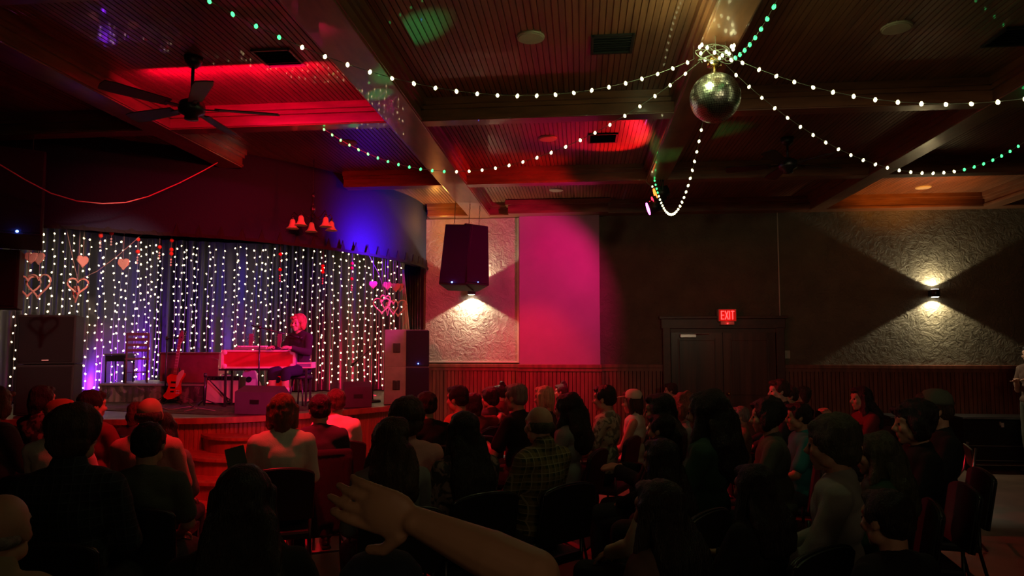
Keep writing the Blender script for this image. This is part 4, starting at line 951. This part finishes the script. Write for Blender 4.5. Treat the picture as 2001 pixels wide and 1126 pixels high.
def cloth_mesh(kind, pose, style=''):
    key = (kind, pose, style)
    if key in BC: return BC[key]
    J = skel(pose); m = MB(); e = .013
    if kind == 'shirt':
        nk = J['neck']
        m.ell(J['chest'], (.155+e, .105+e, .17)).ell(J['waist'], (.145+e, .112+e, .15)).ell(J['hip']+Vector((0, 0, .05)), (.160+e, .130+e, .10))
        m.cap(J['chest']+Vector((-.09, 0, .08)), J['chest']+Vector((.09, 0, .08)), .085+e)
        m.cap(nk-Vector((0, 0, .08)), nk+Vector((0, -.012, .012 if style != 'collar' else .045)), .06+e, .056+e*.6 if style != 'collar' else .07)
        for s in (1, -1):
            if style == 'tank': continue
            m.cap(nk+Vector((s*.03, -.01, -.005)), J['sh', s]+Vector((-s*.02, 0, .0)), .045+e, .050+e)
            if style == 'short': m.cap(J['sh', s], J['sh', s].lerp(J['el', s], .72), .050+e, .052+e)
            else: m.cap(J['sh', s], J['el', s], .050+e, .040+e).cap(J['el', s], J['wr', s].lerp(J['el', s], .10), .042+e, .030+e)
    else:
        m.ell(J['hip']+Vector((0, 0, .01)), (.172, .132, .115))
        for s in (1, -1):
            m.cap(J['hp', s], J['kn', s], .095, .070)
            if style != 'shorts': m.cap(J['kn', s], J['an', s]+Vector((0, 0, .02)), .068, .055)
            else: m.cap(J['kn', s], J['kn', s].lerp(J['an', s], .18), .068, .07)
    me = remeshed(m, .012, 3)
    nr = [v.normal.copy() for v in me.vertices]
    for v, vn in zip(me.vertices, nr):
        q = v.co*9; f = noise.noise(q)*.006+noise.noise(v.co*Vector((26, 26, 9)))*.003 if 0 else noise.noise(q)*.006+noise.noise(v.co*22)*.003
        v.co += vn*f
    me.name = kind; BC[key] = me; return me
def hair_mesh(style, pose, yaw):
    key = ('hair', style, pose, round(yaw, 1))
    if key in BC: return BC[key]
    J = skel(pose); hc = J['head']; m = MB(); m.T = Matrix.Translation(hc) @ Matrix.Rotation(yaw, 4, 'Z') @ Matrix.Rotation(R(-4 if pose != 'lean' else 8), 4, 'X')
    amp, fr = .006, 40
    big = 1.0
    if style == 'balding':
        m.ell((0, -.035, -.005), (.083, .078, .052)); amp = .003
        for s in (1, -1): m.ell((s*.066, -.01, .0), (.018, .038, .035))
    elif style in ('bald',): m.ell((0, -.045, -.02), (.077, .062, .03)); amp = .002
    else:
        m.ell((0, -.024, .048), (.086, .096, .084), seg=24, ring=16).ell((0, -.05, .005), (.080, .068, .075)).ell((0, .042, .088), (.056, .05, .033))
        for s in (1, -1): m.ell((s*.070, .006, .03), (.018, .04, .045))
        if style == 'wavy': amp, fr = .020, 22; m.ell((0, -.03, .05), (.104, .108, .098)); [m.ell((s*.088, -.01, -.02), (.030, .055, .075)) for s in (1, -1)]; m.ell((.02, .07, .085), (.05, .035, .03))
        if style in ('bob', 'long', 'curly', 'verylong'):
            m.ell((0, -.055, -.03), (.088, .062, .08))
            for s in (1, -1): m.cap((s*.075, .0, .03), (s*.078, .0, -.09), .032, .030)
            m.cap((0, -.06, 0), (0, -.055, -.10), .065, .055)
        if style in ('long', 'curly', 'verylong'):
            L = -.30 if style != 'verylong' else -.48; yb_ = -.10
            for x in (-.07, -.035, 0, .035, .07): m.cap((x*.9, -.06, -.05), (x*1.35, yb_-.01, L*.55), .048, .052).cap((x*1.35, yb_-.01, L*.55), (x*1.25, yb_-.02, L+abs(x)*.4), .052, .036)
            for s in (1, -1): m.cap((s*.080, .005, -.03), (s*.11, .02, L*.6), .030, .034)
        if style == 'curly': amp, fr = .020, 16; m.ell((0, -.03, .04), (.105, .11, .10)); m.cap((0, -.08, -.05), (0, -.1, -.25), .10, .12)
        if style == 'afro': amp, fr = .013, 22; m.ell((0, -.03, .045), (.108, .112, .105)); m.ell((0, -.06, -.02), (.09, .07, .07))
        if style == 'bun': m.ell((0, -.05, .15), (.04, .04, .035)); m.ell((0, -.08, .12), .03)
        if style == 'tail': m.cap((0, -.10, .03), (0, -.15, -.15), .028, .018)
    me = remeshed(m, .008 if style not in ('curly', 'verylong', 'long') else .010, 1)
    nr = [v.normal.copy() for v in me.vertices]
    for v, vn in zip(me.vertices, nr):
        q = v.co.copy(); v.co = q+vn*(noise.noise(Vector((q.x*fr, q.y*fr, q.z*fr*.55)))*amp+noise.noise(q*90)*amp*.3)
    me.name = 'hair'; BC[key] = me; return me
def inst(name, me, parent, m):
    o = bpy.data.objects.new(name, me.copy() if not me.materials else me); 
    if not me.materials: me.materials.append(M['skin']); o.data = me
    C.objects.link(o); o.parent = parent
    o.material_slots[0].link = 'OBJECT'; o.material_slots[0].material = M[m] if m in M else m
    return o
def cap_mesh(pose, yaw, style):
    J = skel(pose); m = MB(); m.use('white'); m.T = Matrix.Translation(J['head']) @ Matrix.Rotation(yaw, 4, 'Z')
    m.lathe([(.094, .045), (.097, .06), (.09, .10), (.065, .13), (.03, .142), (0, .144)], (0, -.015, 0), 24)
    if style == 'cap': m.box((0, .115, .058), (.13, .09, .008), rot=(R(-10), 0, 0), bev=.003)
    else: m.lathe([(.09, .05), (.13, .048), (.13, .054), (.09, .06)], (0, -.01, 0), 24)
    return m.mesh('cap')
shoe = mb('black').ell((0, .03, .045), (.045, .12, .042)).ell((0, -.03, .06), (.038, .05, .05)).box((0, .02, .012), (.075, .23, .02), bev=.008).mesh('shoe')
eyem = mb('eye').ell((0, 0, 0), .0095, seg=10, ring=8).mesh('eye')
STG = Vector((-4.0, 9.0, 0))
def person(label, px, ytop, d=None, w_=None, pose='lap', hair='short', hm='hair_black', shirt='charcoal', sl='long', pants='charcoal', skin='skin', yaw=0, face=None, z0=0, hat=None, chair=None, sc=None, loc=None, vox=.009, floorz=0, pstyle='', extra=0, arm=None):
    if d is None: d = .178*F/w_
    base = 1.335 if pose != 'stand' else 1.755
    if pose == 'lean': base = 1.30
    top = ond(px, ytop, d)
    s = sc or max(.84, min(1.12, (top.z-floorz)/base))
    if loc is None:
        ddir = (STG-Vector((top.x, top.y, 0))) if face is None else Vector((math.sin(R(face)), math.cos(R(face)), 0))
        rz = math.atan2(-ddir.x, ddir.y); hl = LEAN[pose]+.02; loc = Vector((top.x, top.y, floorz))-Matrix.Rotation(rz, 3, 'Z') @ Vector((0, hl*s, 0))
    else: rz = math.atan2(-math.sin(R(face)), math.cos(R(face)))
    zoff = 0
    if (top.z-floorz)/base > 1.12 and sc is None: zoff = (top.z-floorz)-1.12*base
    t = thing('person', label, 'person', (loc[0], loc[1], floorz+.006), rz); t.scale = (s, s, s)
    J = skel(pose); bm_ = body_mesh(pose, yaw, vox); inst('body', bm_, t, skin)
    inst('shirt', cloth_mesh('shirt', pose, sl), t, 'c_'+shirt); inst('trousers', cloth_mesh('trousers', pose, pstyle), t, 'c_'+pants)
    if hair: inst('hair', hair_mesh(hair, pose, yaw), t, hm)
    for s_ in (1, -1):
        o = bpy.data.objects.new('shoe', shoe); C.objects.link(o); o.parent = t; a = J['an', s_]; o.location = (a.x, a.y+.02, 0)
        o = bpy.data.objects.new('eye', eyem); C.objects.link(o); o.parent = t; q = Matrix.Rotation(yaw, 3, 'Z') @ (Matrix.Rotation(R(-4 if pose != 'lean' else 8), 3, 'X') @ Vector((s_*.030, .079, .006))); o.location = J['head']+q
    if hat:
        o = bpy.data.objects.new('hat', cap_mesh(pose, yaw, hat[0])); C.objects.link(o); o.parent = t; o.material_slots[0].link = 'OBJECT'; o.material_slots[0].material = M[hat[1]]
    if chair: add_chair(chair, (loc[0], loc[1]), rz, s)
    return t, s, rz
# chair
def make_chair():
    t = thing('banquet_chair', '', 'chair')
    mb('chairvinyl').box((0, .02, .425), (.42, .42, .06), bev=.02).build('seat', t)
    m = mb('chairvinyl'); pts = []
    for i in range(13):
        a = PI*i/12; pts.append((.215*math.cos(a), .86+.05*math.sin(a)))
    pts = [(.215, .55)]+pts+[(-.215, .55)]; n = len(pts)
    M4 = Matrix.Translation((0, -.20, 0)) @ Matrix.Translation((0, 0, .5)) @ Matrix.Rotation(R(10), 4, 'X') @ Matrix.Translation((0, 0, -.5))
    m.prism(pts, .035, M4 @ Matrix.Translation((0, -.03, 0))); m.build('backrest', t)
    f = mb('metal'); f.tube([M4 @ Vector((x, -.012, z)) for x, z in pts], .009, 6); f.build('back_frame', t)
    for s in (1, -1):
        mb('metal').cyl((s*.20, .19, .41), (s*.215, .23, 0), .011).build('leg', t); mb('metal').tube([(s*.20, -.18, .56), (s*.20, -.18, .40), (s*.215, -.27, 0)], .011).build('leg', t)
    mb('metal').cyl((-.205, .215, .16), (.205, .215, .16), .008).cyl((-.205, -.235, .16), (.205, -.235, .16), .008).cyl((-.207, .215, .16), (-.207, -.235, .16), .008).cyl((.207, .215, .16), (.207, -.235, .16), .008).build('stretcher', t)
    return t
CH = [make_chair(), False]
def add_chair(label, xy, rz, s=1.0):
    o = CH[0] if not CH[1] else copy_tree(CH[0]); CH[1] = True
    o.location = (xy[0], xy[1], 0.002); o.rotation_euler = (0, 0, rz); o['label'] = label; o['group'] = 'audience chairs'; o['category'] = 'chair'
    # pushed slightly back so the sitter rests on the seat
    o.location = Vector(o.location)+Matrix.Rotation(rz, 3, 'Z') @ Vector((0, -.01, 0)); return o

K = 'black padded chair of '
PEOPLE = [
 # label, px, ytop, head width px, kwargs, chair
 ('person with reddish hair cut off by the left edge, seated in profile', -8, 757, 44, dict(hm='hair_auburn', hair='wavy', shirt='charcoal'), 'the red-haired person at the left edge'),
 ('dim person with dark hair and patterned top before the left subwoofers', 82, 752, 38, dict(hair='bob', shirt='pattern'), 'the dim patterned-top sitter by the left subwoofers'),
 ('person in red-lit orange cap and pale shirt, seated left behind dark curly-haired man', 120, 782, 50, dict(hair='short', hm='hair_copper', shirt='white', hat=('cap', 'c_orange'), pose='cross'), 'the person in the orange cap'),
 ('dark-haired man in dark red shirt seated below the purple curtain', 180, 761, 42, dict(hair='short', shirt='maroon', sl='short', yaw=-.5), 'the man in dark red shirt'),
 ('bald man in pink shirt whose scalp glows red, left side', 293, 773, 50, dict(hair='balding', hm='hair_brown', shirt='pink', sl='collar'), 'the bald man in pink'),
 ('dark-haired person mostly hidden behind the bald man in pink', 268, 784, 36, dict(hair='bob', hm='hair_brown', shirt='charcoal'), None),
 ('broad man with curly dark hair and dark checked shirt, seated large at left', 147, 793, 74, dict(hair='afro', hm='hair_brown', shirt='darkcheck', sl='collar'), 'the man in the dark checked shirt'),
 ('woman with long dark hair and grey top behind olive-shirted man', 316, 804, 49, dict(hair='long', shirt='grey', hm='hair_black'), 'the woman in the grey top'),
 ('short dark-haired man in olive t-shirt seated in front of woman with grey top', 291, 824, 62, dict(hair='short', shirt='olive', sl='short'), 'the man in the olive t-shirt'),
 ('brown bob-haired person in cream shirt seated before the stage steps', 553, 767, 48, dict(hair='bob', hm='hair_auburn', shirt='white', pose='lap'), 'the bob-haired person in cream shirt'),
 ('dark-haired man in black shirt at centre front, jacket on chair', 626, 769, 43, dict(hair='short', hm='hair_black', shirt='charcoal', sl='short', pose='lap'), 'the man in black shirt at centre front'),
 ('dark-haired person in pale shirt directly before the right wedge monitor', 657, 759, 38, dict(hair='short', hm='hair_brown', shirt='white', sl='short'), 'the pale-shirted sitter before the wedge monitor'),
 ('dark-haired person in pink shirt seated below right speaker stack', 795, 778, 55, dict(hair='afro', hm='hair_brown', shirt='pink', sl='short'), 'the pink-shirted person below the right speaker stack'),
 ('woman with long wavy light brown hair and lace sleeve, left of centre', 764, 816, 62, dict(hair='curly', hm='hair_brown', shirt='grey'), 'the woman with long wavy hair'),
 ('dark-haired person in black between pink shirt and red-shirted man', 834, 764, 40, dict(hair='short', shirt='black'), 'the person in black beside the pink shirt'),
 ('man in orange-red shirt in profile below the hanging speakers', 896, 752, 37, dict(hair='short', hm='hair_black', shirt='orange', sl='short', face=-68), 'the man in the orange-red shirt'),
 ('dark-haired person with an arm around the orange-shirted man', 925, 767, 33, dict(hair='bob', shirt='maroon', pose='side', sl='short', face=-60), 'the person with outstretched arm'),
 ('person with large dark hair seated right behind outstretched arm', 958, 758, 30, dict(hair='afro', shirt='charcoal', face=-68), None),
 ('far person with dark hair just left of grey-haired man', 978, 752, 26, dict(hair='bun', hm='hair_black', shirt='maroon', face=-75), None),
 ('grey-haired man in black shirt in profile, forearms on his lap', 1010, 748, 38, dict(hair='short', hm='hair_grey', shirt='black', sl='short', pose='hold', face=-62), 'the grey-haired man in black'),
 ('person with blonde bob seated before the chimney breast', 1065, 753, 34, dict(hair='bob', hm='hair_blonde', shirt='charcoal', face=-66), 'the blonde-bobbed person'),
 ('balding man with glasses in yellow plaid shirt at centre', 1056, 790, 54, dict(hair='balding', hm='hair_olive', shirt='plaid', sl='collar', face=-46), 'the man in plaid'),
 ('woman with dark pinned-up long hair and patterned blouse at centre', 908, 802, 57, dict(hair='verylong', hm='hair_black', shirt='pattern', face=-38), 'the woman in the patterned blouse'),
 ('woman with dark curly hair and glasses in grey top, profile', 1110, 768, 42, dict(hair='curly', hm='hair_black', shirt='grey', face=-70), 'the curly-haired woman in grey'),
 ('small far person behind the curly-haired woman, red-lit forehead', 1098, 750, 24, dict(hair='bun', hm='hair_brown', shirt='maroon', face=-78), None),
 ('man with dark quiff in pale floral shirt, profile, right of centre', 1183, 751, 37, dict(hair='short', hm='hair_black', shirt='floral', sl='short', face=-68), 'the man in the floral shirt'),
 ('person in pink-lit baseball cap and white tank top', 1238, 762, 34, dict(hair='bob', hm='hair_brown', shirt='white', sl='tank', hat=('cap', 'c_cream'), face=-74, pose='lap'), 'the person in cap and tank top'),
 ('person with long dark hair and red-lit face left of the door', 1292, 767, 48, dict(hair='long', shirt='black', face=-72, pose='hold'), 'the long-haired sitter left of the door'),
 ('distant person with red-lit face beside the door frame', 1312, 748, 24, dict(hair='short', hm='hair_brown', shirt='maroon', face=-85), None),
 ('woman with light brown hair and red-lit face leaning on her hand', 1337, 768, 40, dict(hair='wavy', hm='hair_auburn', shirt='grey', pose='chin', face=-75), 'the woman leaning on her hand'),
 ('tall silhouetted person with big dark hair in front of the door', 1382, 762, 56, dict(hair='curly', hm='hair_black', shirt='green', face=-60), 'the big-haired silhouette before the door'),
 ('dark-haired person silhouetted between long-haired pair and the door', 1294, 806, 49, dict(hair='short', hm='hair_black', shirt='black', face=-60), 'the silhouette below the long-haired sitter'),
 ('woman with very long dark hair and pale sleeves, right of centre', 1294, 856, 64, dict(hair='verylong', hm='hair_black', shirt='cream', face=-52), 'the woman with very long hair'),
 ('person in dark purple-brown top hunched in the near foreground right of centre', 1290, 935, 92, dict(hair='long', hm='hair_black', shirt='brown', face=-48), 'the near sitter in purple-brown'),
 ('man with dark hair in profile, yellow-edged collar and reddish hands', 1500, 778, 48, dict(hair='wavy', hm='hair_black', shirt='olive', pose='hold', face=-78), 'the profile man right of the door'),
 ('distant person with bright red-lit face right of the door', 1524, 740, 32, dict(hair='short', hm='hair_brown', shirt='charcoal', face=-92, skin='skin_pale'), None),
 ('second of the red-lit faces in the far row', 1543, 753, 30, dict(hair='short', hm='hair_brown', shirt='black', face=-95), None),
 ('third red-lit face of the far row, nearest the wall', 1568, 757, 27, dict(hair='wavy', hm='hair_brown', shirt='black', face=-95), None),
 ('man in teal shirt in profile at right', 1562, 785, 42, dict(hair='short', hm='hair_black', shirt='teal', sl='short', face=-84, skin='skin_tan'), 'the man in teal'),
 ('large man with greying hair and light grey shirt at right', 1628, 813, 72, dict(hair='afro', hm='hair_olive', shirt='lightgrey', face=-66), 'the man in the light grey shirt'),
 ('woman with long dark hair and raised hands by the far right wall', 1684, 754, 34, dict(hair='long', hm='hair_black', shirt='maroon', pose='phone', face=-95), None),
 ('person with dark hair and glasses in black, far right', 1787, 784, 56, dict(hair='wavy', hm='hair_black', shirt='black', face=-82), 'the person with glasses at far right'),
 ('man in dark cap and black jacket, rightmost seated', 1828, 762, 50, dict(hair='short', hm='hair_brown', shirt='black', hat=('cap', 'c_olive'), face=-80), 'the man in dark cap'),
 ('person with olive-brown hair in green top behind the light grey shirt', 1712, 845, 62, dict(hair='curly', hm='hair_olive', shirt='green', face=-75), 'the olive-haired person in green'),
 ('small dim grey-haired person below the door between two silhouettes', 1448, 818, 34, dict(hair='short', hm='hair_grey', shirt='tan', face=-80), None),
 ('dark silhouetted person with hands clasped in the right foreground', 1475, 905, 75, dict(hair='long', hm='hair_black', shirt='black', pose='hold', face=-40), 'the clasped-hands silhouette'),
 ('woman with long dark hair raising a phone in the left foreground', 476, 905, 104, dict(hair='verylong', hm='hair_black', shirt='black', pose='phone'), 'the woman raising a phone'),
 ('bald person in brown shirt cut off by the left edge, nearest foreground', 2, 958, 112, dict(hair='bald', hm='hair_grey', shirt='tan', sl='collar'), 'the nearest bald person at left edge'),
 ('person in dark blue cap just below the clapping arm', 745, 1086, 158, dict(hair='short', hm='hair_black', shirt='navy', hat=('cap', 'c_navy')), 'the person in the dark blue cap'),
 ('dark-haired man in black at lower right foreground', 1735, 955, 92, dict(hair='short', hm='hair_black', shirt='black', face=-30), 'the man in black at lower right'),
]
for row in PEOPLE:
    label, px, yt, wd, kw, ch = row
    person(label, px, yt, w_=wd, chair=(K+ch) if ch else ('black padded chair under the '+label.split(' ')[0]+' '+' '.join(label.split(' ')[1:9])), **kw)
# standing person at the right edge
person('person in tan shirt standing at the right edge of the room', 2013, 674, d=9.25, pose='stand', hair='short', shirt='brown', sl='short', pants='olive', face=-110)
# performer
pf = ond(584, 612, 9.42)
prf, ps, prz = person('performer with wavy copper hair in dark shirt and shorts playing behind the flight case', 584, 612, d=9.42, pose='piano', hair='wavy', hm='hair_copper', shirt='charcoal', sl='long', pants='navy', skin='skin_pale', face=-162, floorz=ZS, pstyle='shorts', vox=.007, sc=.94)
J = skel('piano')
for s_ in (1, -1): mb('white').cap(J['an', s_]+Vector((0, 0, -.01)), J['an', s_].lerp(J['kn', s_], .42), .046, .054).build('sock', prf)
t = thing('stool', 'black round stool under the performer', 'stool', (prf.location.x, prf.location.y, ZS+.008)); mb('chairvinyl').cyl((0, 0, .36), (0, 0, .41), .16, seg=24).build('seat', t)
for a in range(4): mb('metal').cyl((.1*math.cos(a*PI/2+.6), .1*math.sin(a*PI/2+.6), .36), (.16*math.cos(a*PI/2+.6), .16*math.sin(a*PI/2+.6), 0), .011).build('leg', t)

# phone held by foreground woman
pp = ond(461, 893, 2.55); t = thing('phone', 'phone held up by the woman in the left foreground', 'phone', pp, R(25), rot=(R(-12), R(-14), R(22)))
mb('c_olive').box((0, 0, 0), (.068, .009, .036*2), bev=.003).build('case', t); mb('black').box((0, .006, 0), (.062, .003, .066)).build('screen', t)
# jacket draped over centre chair
def find(lbl): return [o for o in S.objects if o.get('label') == lbl][0]
chc = find(K+'the man in black shirt at centre front'); t = thing('draped_jacket', 'black jacket draped over the chair back of the centre front man', 'jacket', chc.location, chc.rotation_euler.z)
m = MB()
for k in range(9):
    x = -.18+.045*k; m.cap((x, -.27, .86), (x*1.05+.01*math.sin(k*2), -.35, .38+.04*math.sin(k*1.7)), .035, .04)
m.cap((-.19, -.26, .90), (.19, -.26, .90), .04).cap((-.19, -.28, .86), (-.20, -.33, .5), .04, .035).cap((.19, -.28, .86), (.20, -.33, .46), .04, .035)
o = bpy.data.objects.new('jacket_body', remeshed(m, .012, 3)); C.objects.link(o); o.parent = t; o.data.materials.append(M['c_black'])
# empty folding chair at lower right
def folding(label, px, py, rz):
    b_ = onz(px, py, 0); t = thing('folding_chair', label, 'chair', (b_.x, b_.y, .002), rz)
    mb('metal').box((0, 0, .44), (.4, .38, .025), bev=.01).build('seat', t); mb('metal').box((0, -.2, .76), (.4, .02, .18), rot=(R(-8), 0, 0), bev=.008).build('backrest', t)
    for s in (1, -1): mb('steel_edge').tube([(s*.21, -.22, .86), (s*.21, -.18, .62), (s*.21, .24, 0)], .011).build('leg', t); mb('steel_edge').cyl((s*.18, .08, .46), (s*.18, -.27, 0), .011).build('leg', t)
    mb('steel_edge').cyl((-.21, .17, .12), (.21, .17, .12), .008).cyl((-.18, -.2, .15), (.18, -.2, .15), .008).build('stretcher', t)
folding('grey tubed folding chair on the open floor at lower right', 1850, 1060, R(70))

# foreground arm: person seated right beside the camera, arm raised while clapping (only forearm and hand in view)
E0 = ond(1045, 1125, 1.20); W0 = ond(815, 1020, 1.28); HD = ond(700, 985, 1.30)
t = thing('person', 'person next to the camera whose bare forearm and clapping hand cross the foreground', 'person', (E0.x+.12, E0.y-.30, 0.006), R(35)); inv = (Matrix.Translation(t.location) @ Matrix.Rotation(R(35), 4, 'Z')).inverted()
J = skel('lap'); m = MB(); kz = .92
for k in list(J): J[k] = Vector((J[k].x, J[k].y, J[k].z*kz))
el = inv @ E0; wr = inv @ W0; hd = inv @ HD
head(m, J['head']+Vector((0, 0, -.01)), .2); m.cap(J['neck']-Vector((0, 0, .05)), J['head']+Vector((0, -.03, -.07)), .056, .052)
m.ell(J['chest'], (.155, .10, .17)).ell(J['waist'], (.135, .10, .14)).ell(J['hip'], (.165, .125, .11)).cap(J['chest']+Vector((-.09, 0, .08)), J['chest']+Vector((.09, 0, .08)), .085)
for s in (1, -1):
    m.cap(J['neck']+Vector((s*.03, -.01, 0)), J['sh', s], .045, .05); m.cap(J['hp', s], J['kn', s], .088, .06).cap(J['kn', s], J['an', s], .06, .038).cap(J['an', s], J['to', s]-Vector((0, .05, 0)), .038, .03)
m.cap(J['sh', 1], J['el', 1], .05, .038).cap(J['el', 1], J['wr', 1], .04, .026); hand(m, J['wr', 1], (J['wr', 1]-J['el', 1]).normalized(), Vector((0, .2, -1)), 1)
m.cap(J['sh', -1], el, .050, .044); m.cap(el, el.lerp(wr, .35), .045, .044).cap(el.lerp(wr, .35), wr, .044, .027)
d = (hd-wr).normalized(); up = (Vector((0, 0, 1))-d*d.z).normalized(); nn = d.cross(up).normalized()
m.ell(wr, (.03, .03, .024)); hand(m, wr, d, nn, 1, 1.12, .15)
me = remeshed(m, .0045, 3); me.materials.clear(); o = bpy.data.objects.new('body', me); C.objects.link(o); o.parent = t; me.materials.append(M['skin_tan'])
m = MB(); e = .014
m.ell(J['chest'], (.155+e, .105+e, .17)).ell(J['waist'], (.145+e, .112+e, .15)).ell(J['hip']+Vector((0, 0, .05)), (.18, .14, .1)).cap(J['chest']+Vector((-.09, 0, .08)), J['chest']+Vector((.09, 0, .08)), .085+e)
for s in (1, -1): m.cap(J['neck']+Vector((s*.03, -.01, -.01)), J['sh', s], .045+e, .05+e)
m.cap(J['sh', 1], J['sh', 1].lerp(J['el', 1], .7), .05+e, .05+e); m.cap(J['sh', -1], J['sh', -1].lerp(el, .6), .05+e, .05+e)
me = remeshed(m, .011, 3); me.materials.append(M['c_charcoal']); o = bpy.data.objects.new('shirt', me); C.objects.link(o); o.parent = t
m = MB().ell(J['hip']+Vector((0, 0, .01)), (.172, .132, .115))
for s in (1, -1): m.cap(J['hp', s], J['kn', s], .095, .07).cap(J['kn', s], J['an', s], .068, .055)
me = remeshed(m, .012, 3); me.materials.append(M['c_denim']); o = bpy.data.objects.new('trousers', me); C.objects.link(o); o.parent = t
m = MB(); m.T = Matrix.Translation(J['head']+Vector((0, 0, -.01))); m.ell((0, -.024, .048), (.086, .096, .084)).ell((0, -.05, .005), (.08, .068, .075)).ell((0, .042, .088), (.056, .05, .033))
me = remeshed(m, .01, 1); me.materials.append(M['hair_brown']); o = bpy.data.objects.new('hair', me); C.objects.link(o); o.parent = t
add_chair(K+'the clapping person next to the camera', (t.location.x, t.location.y), R(35))

bpy.data.scenes.remove(SCR)
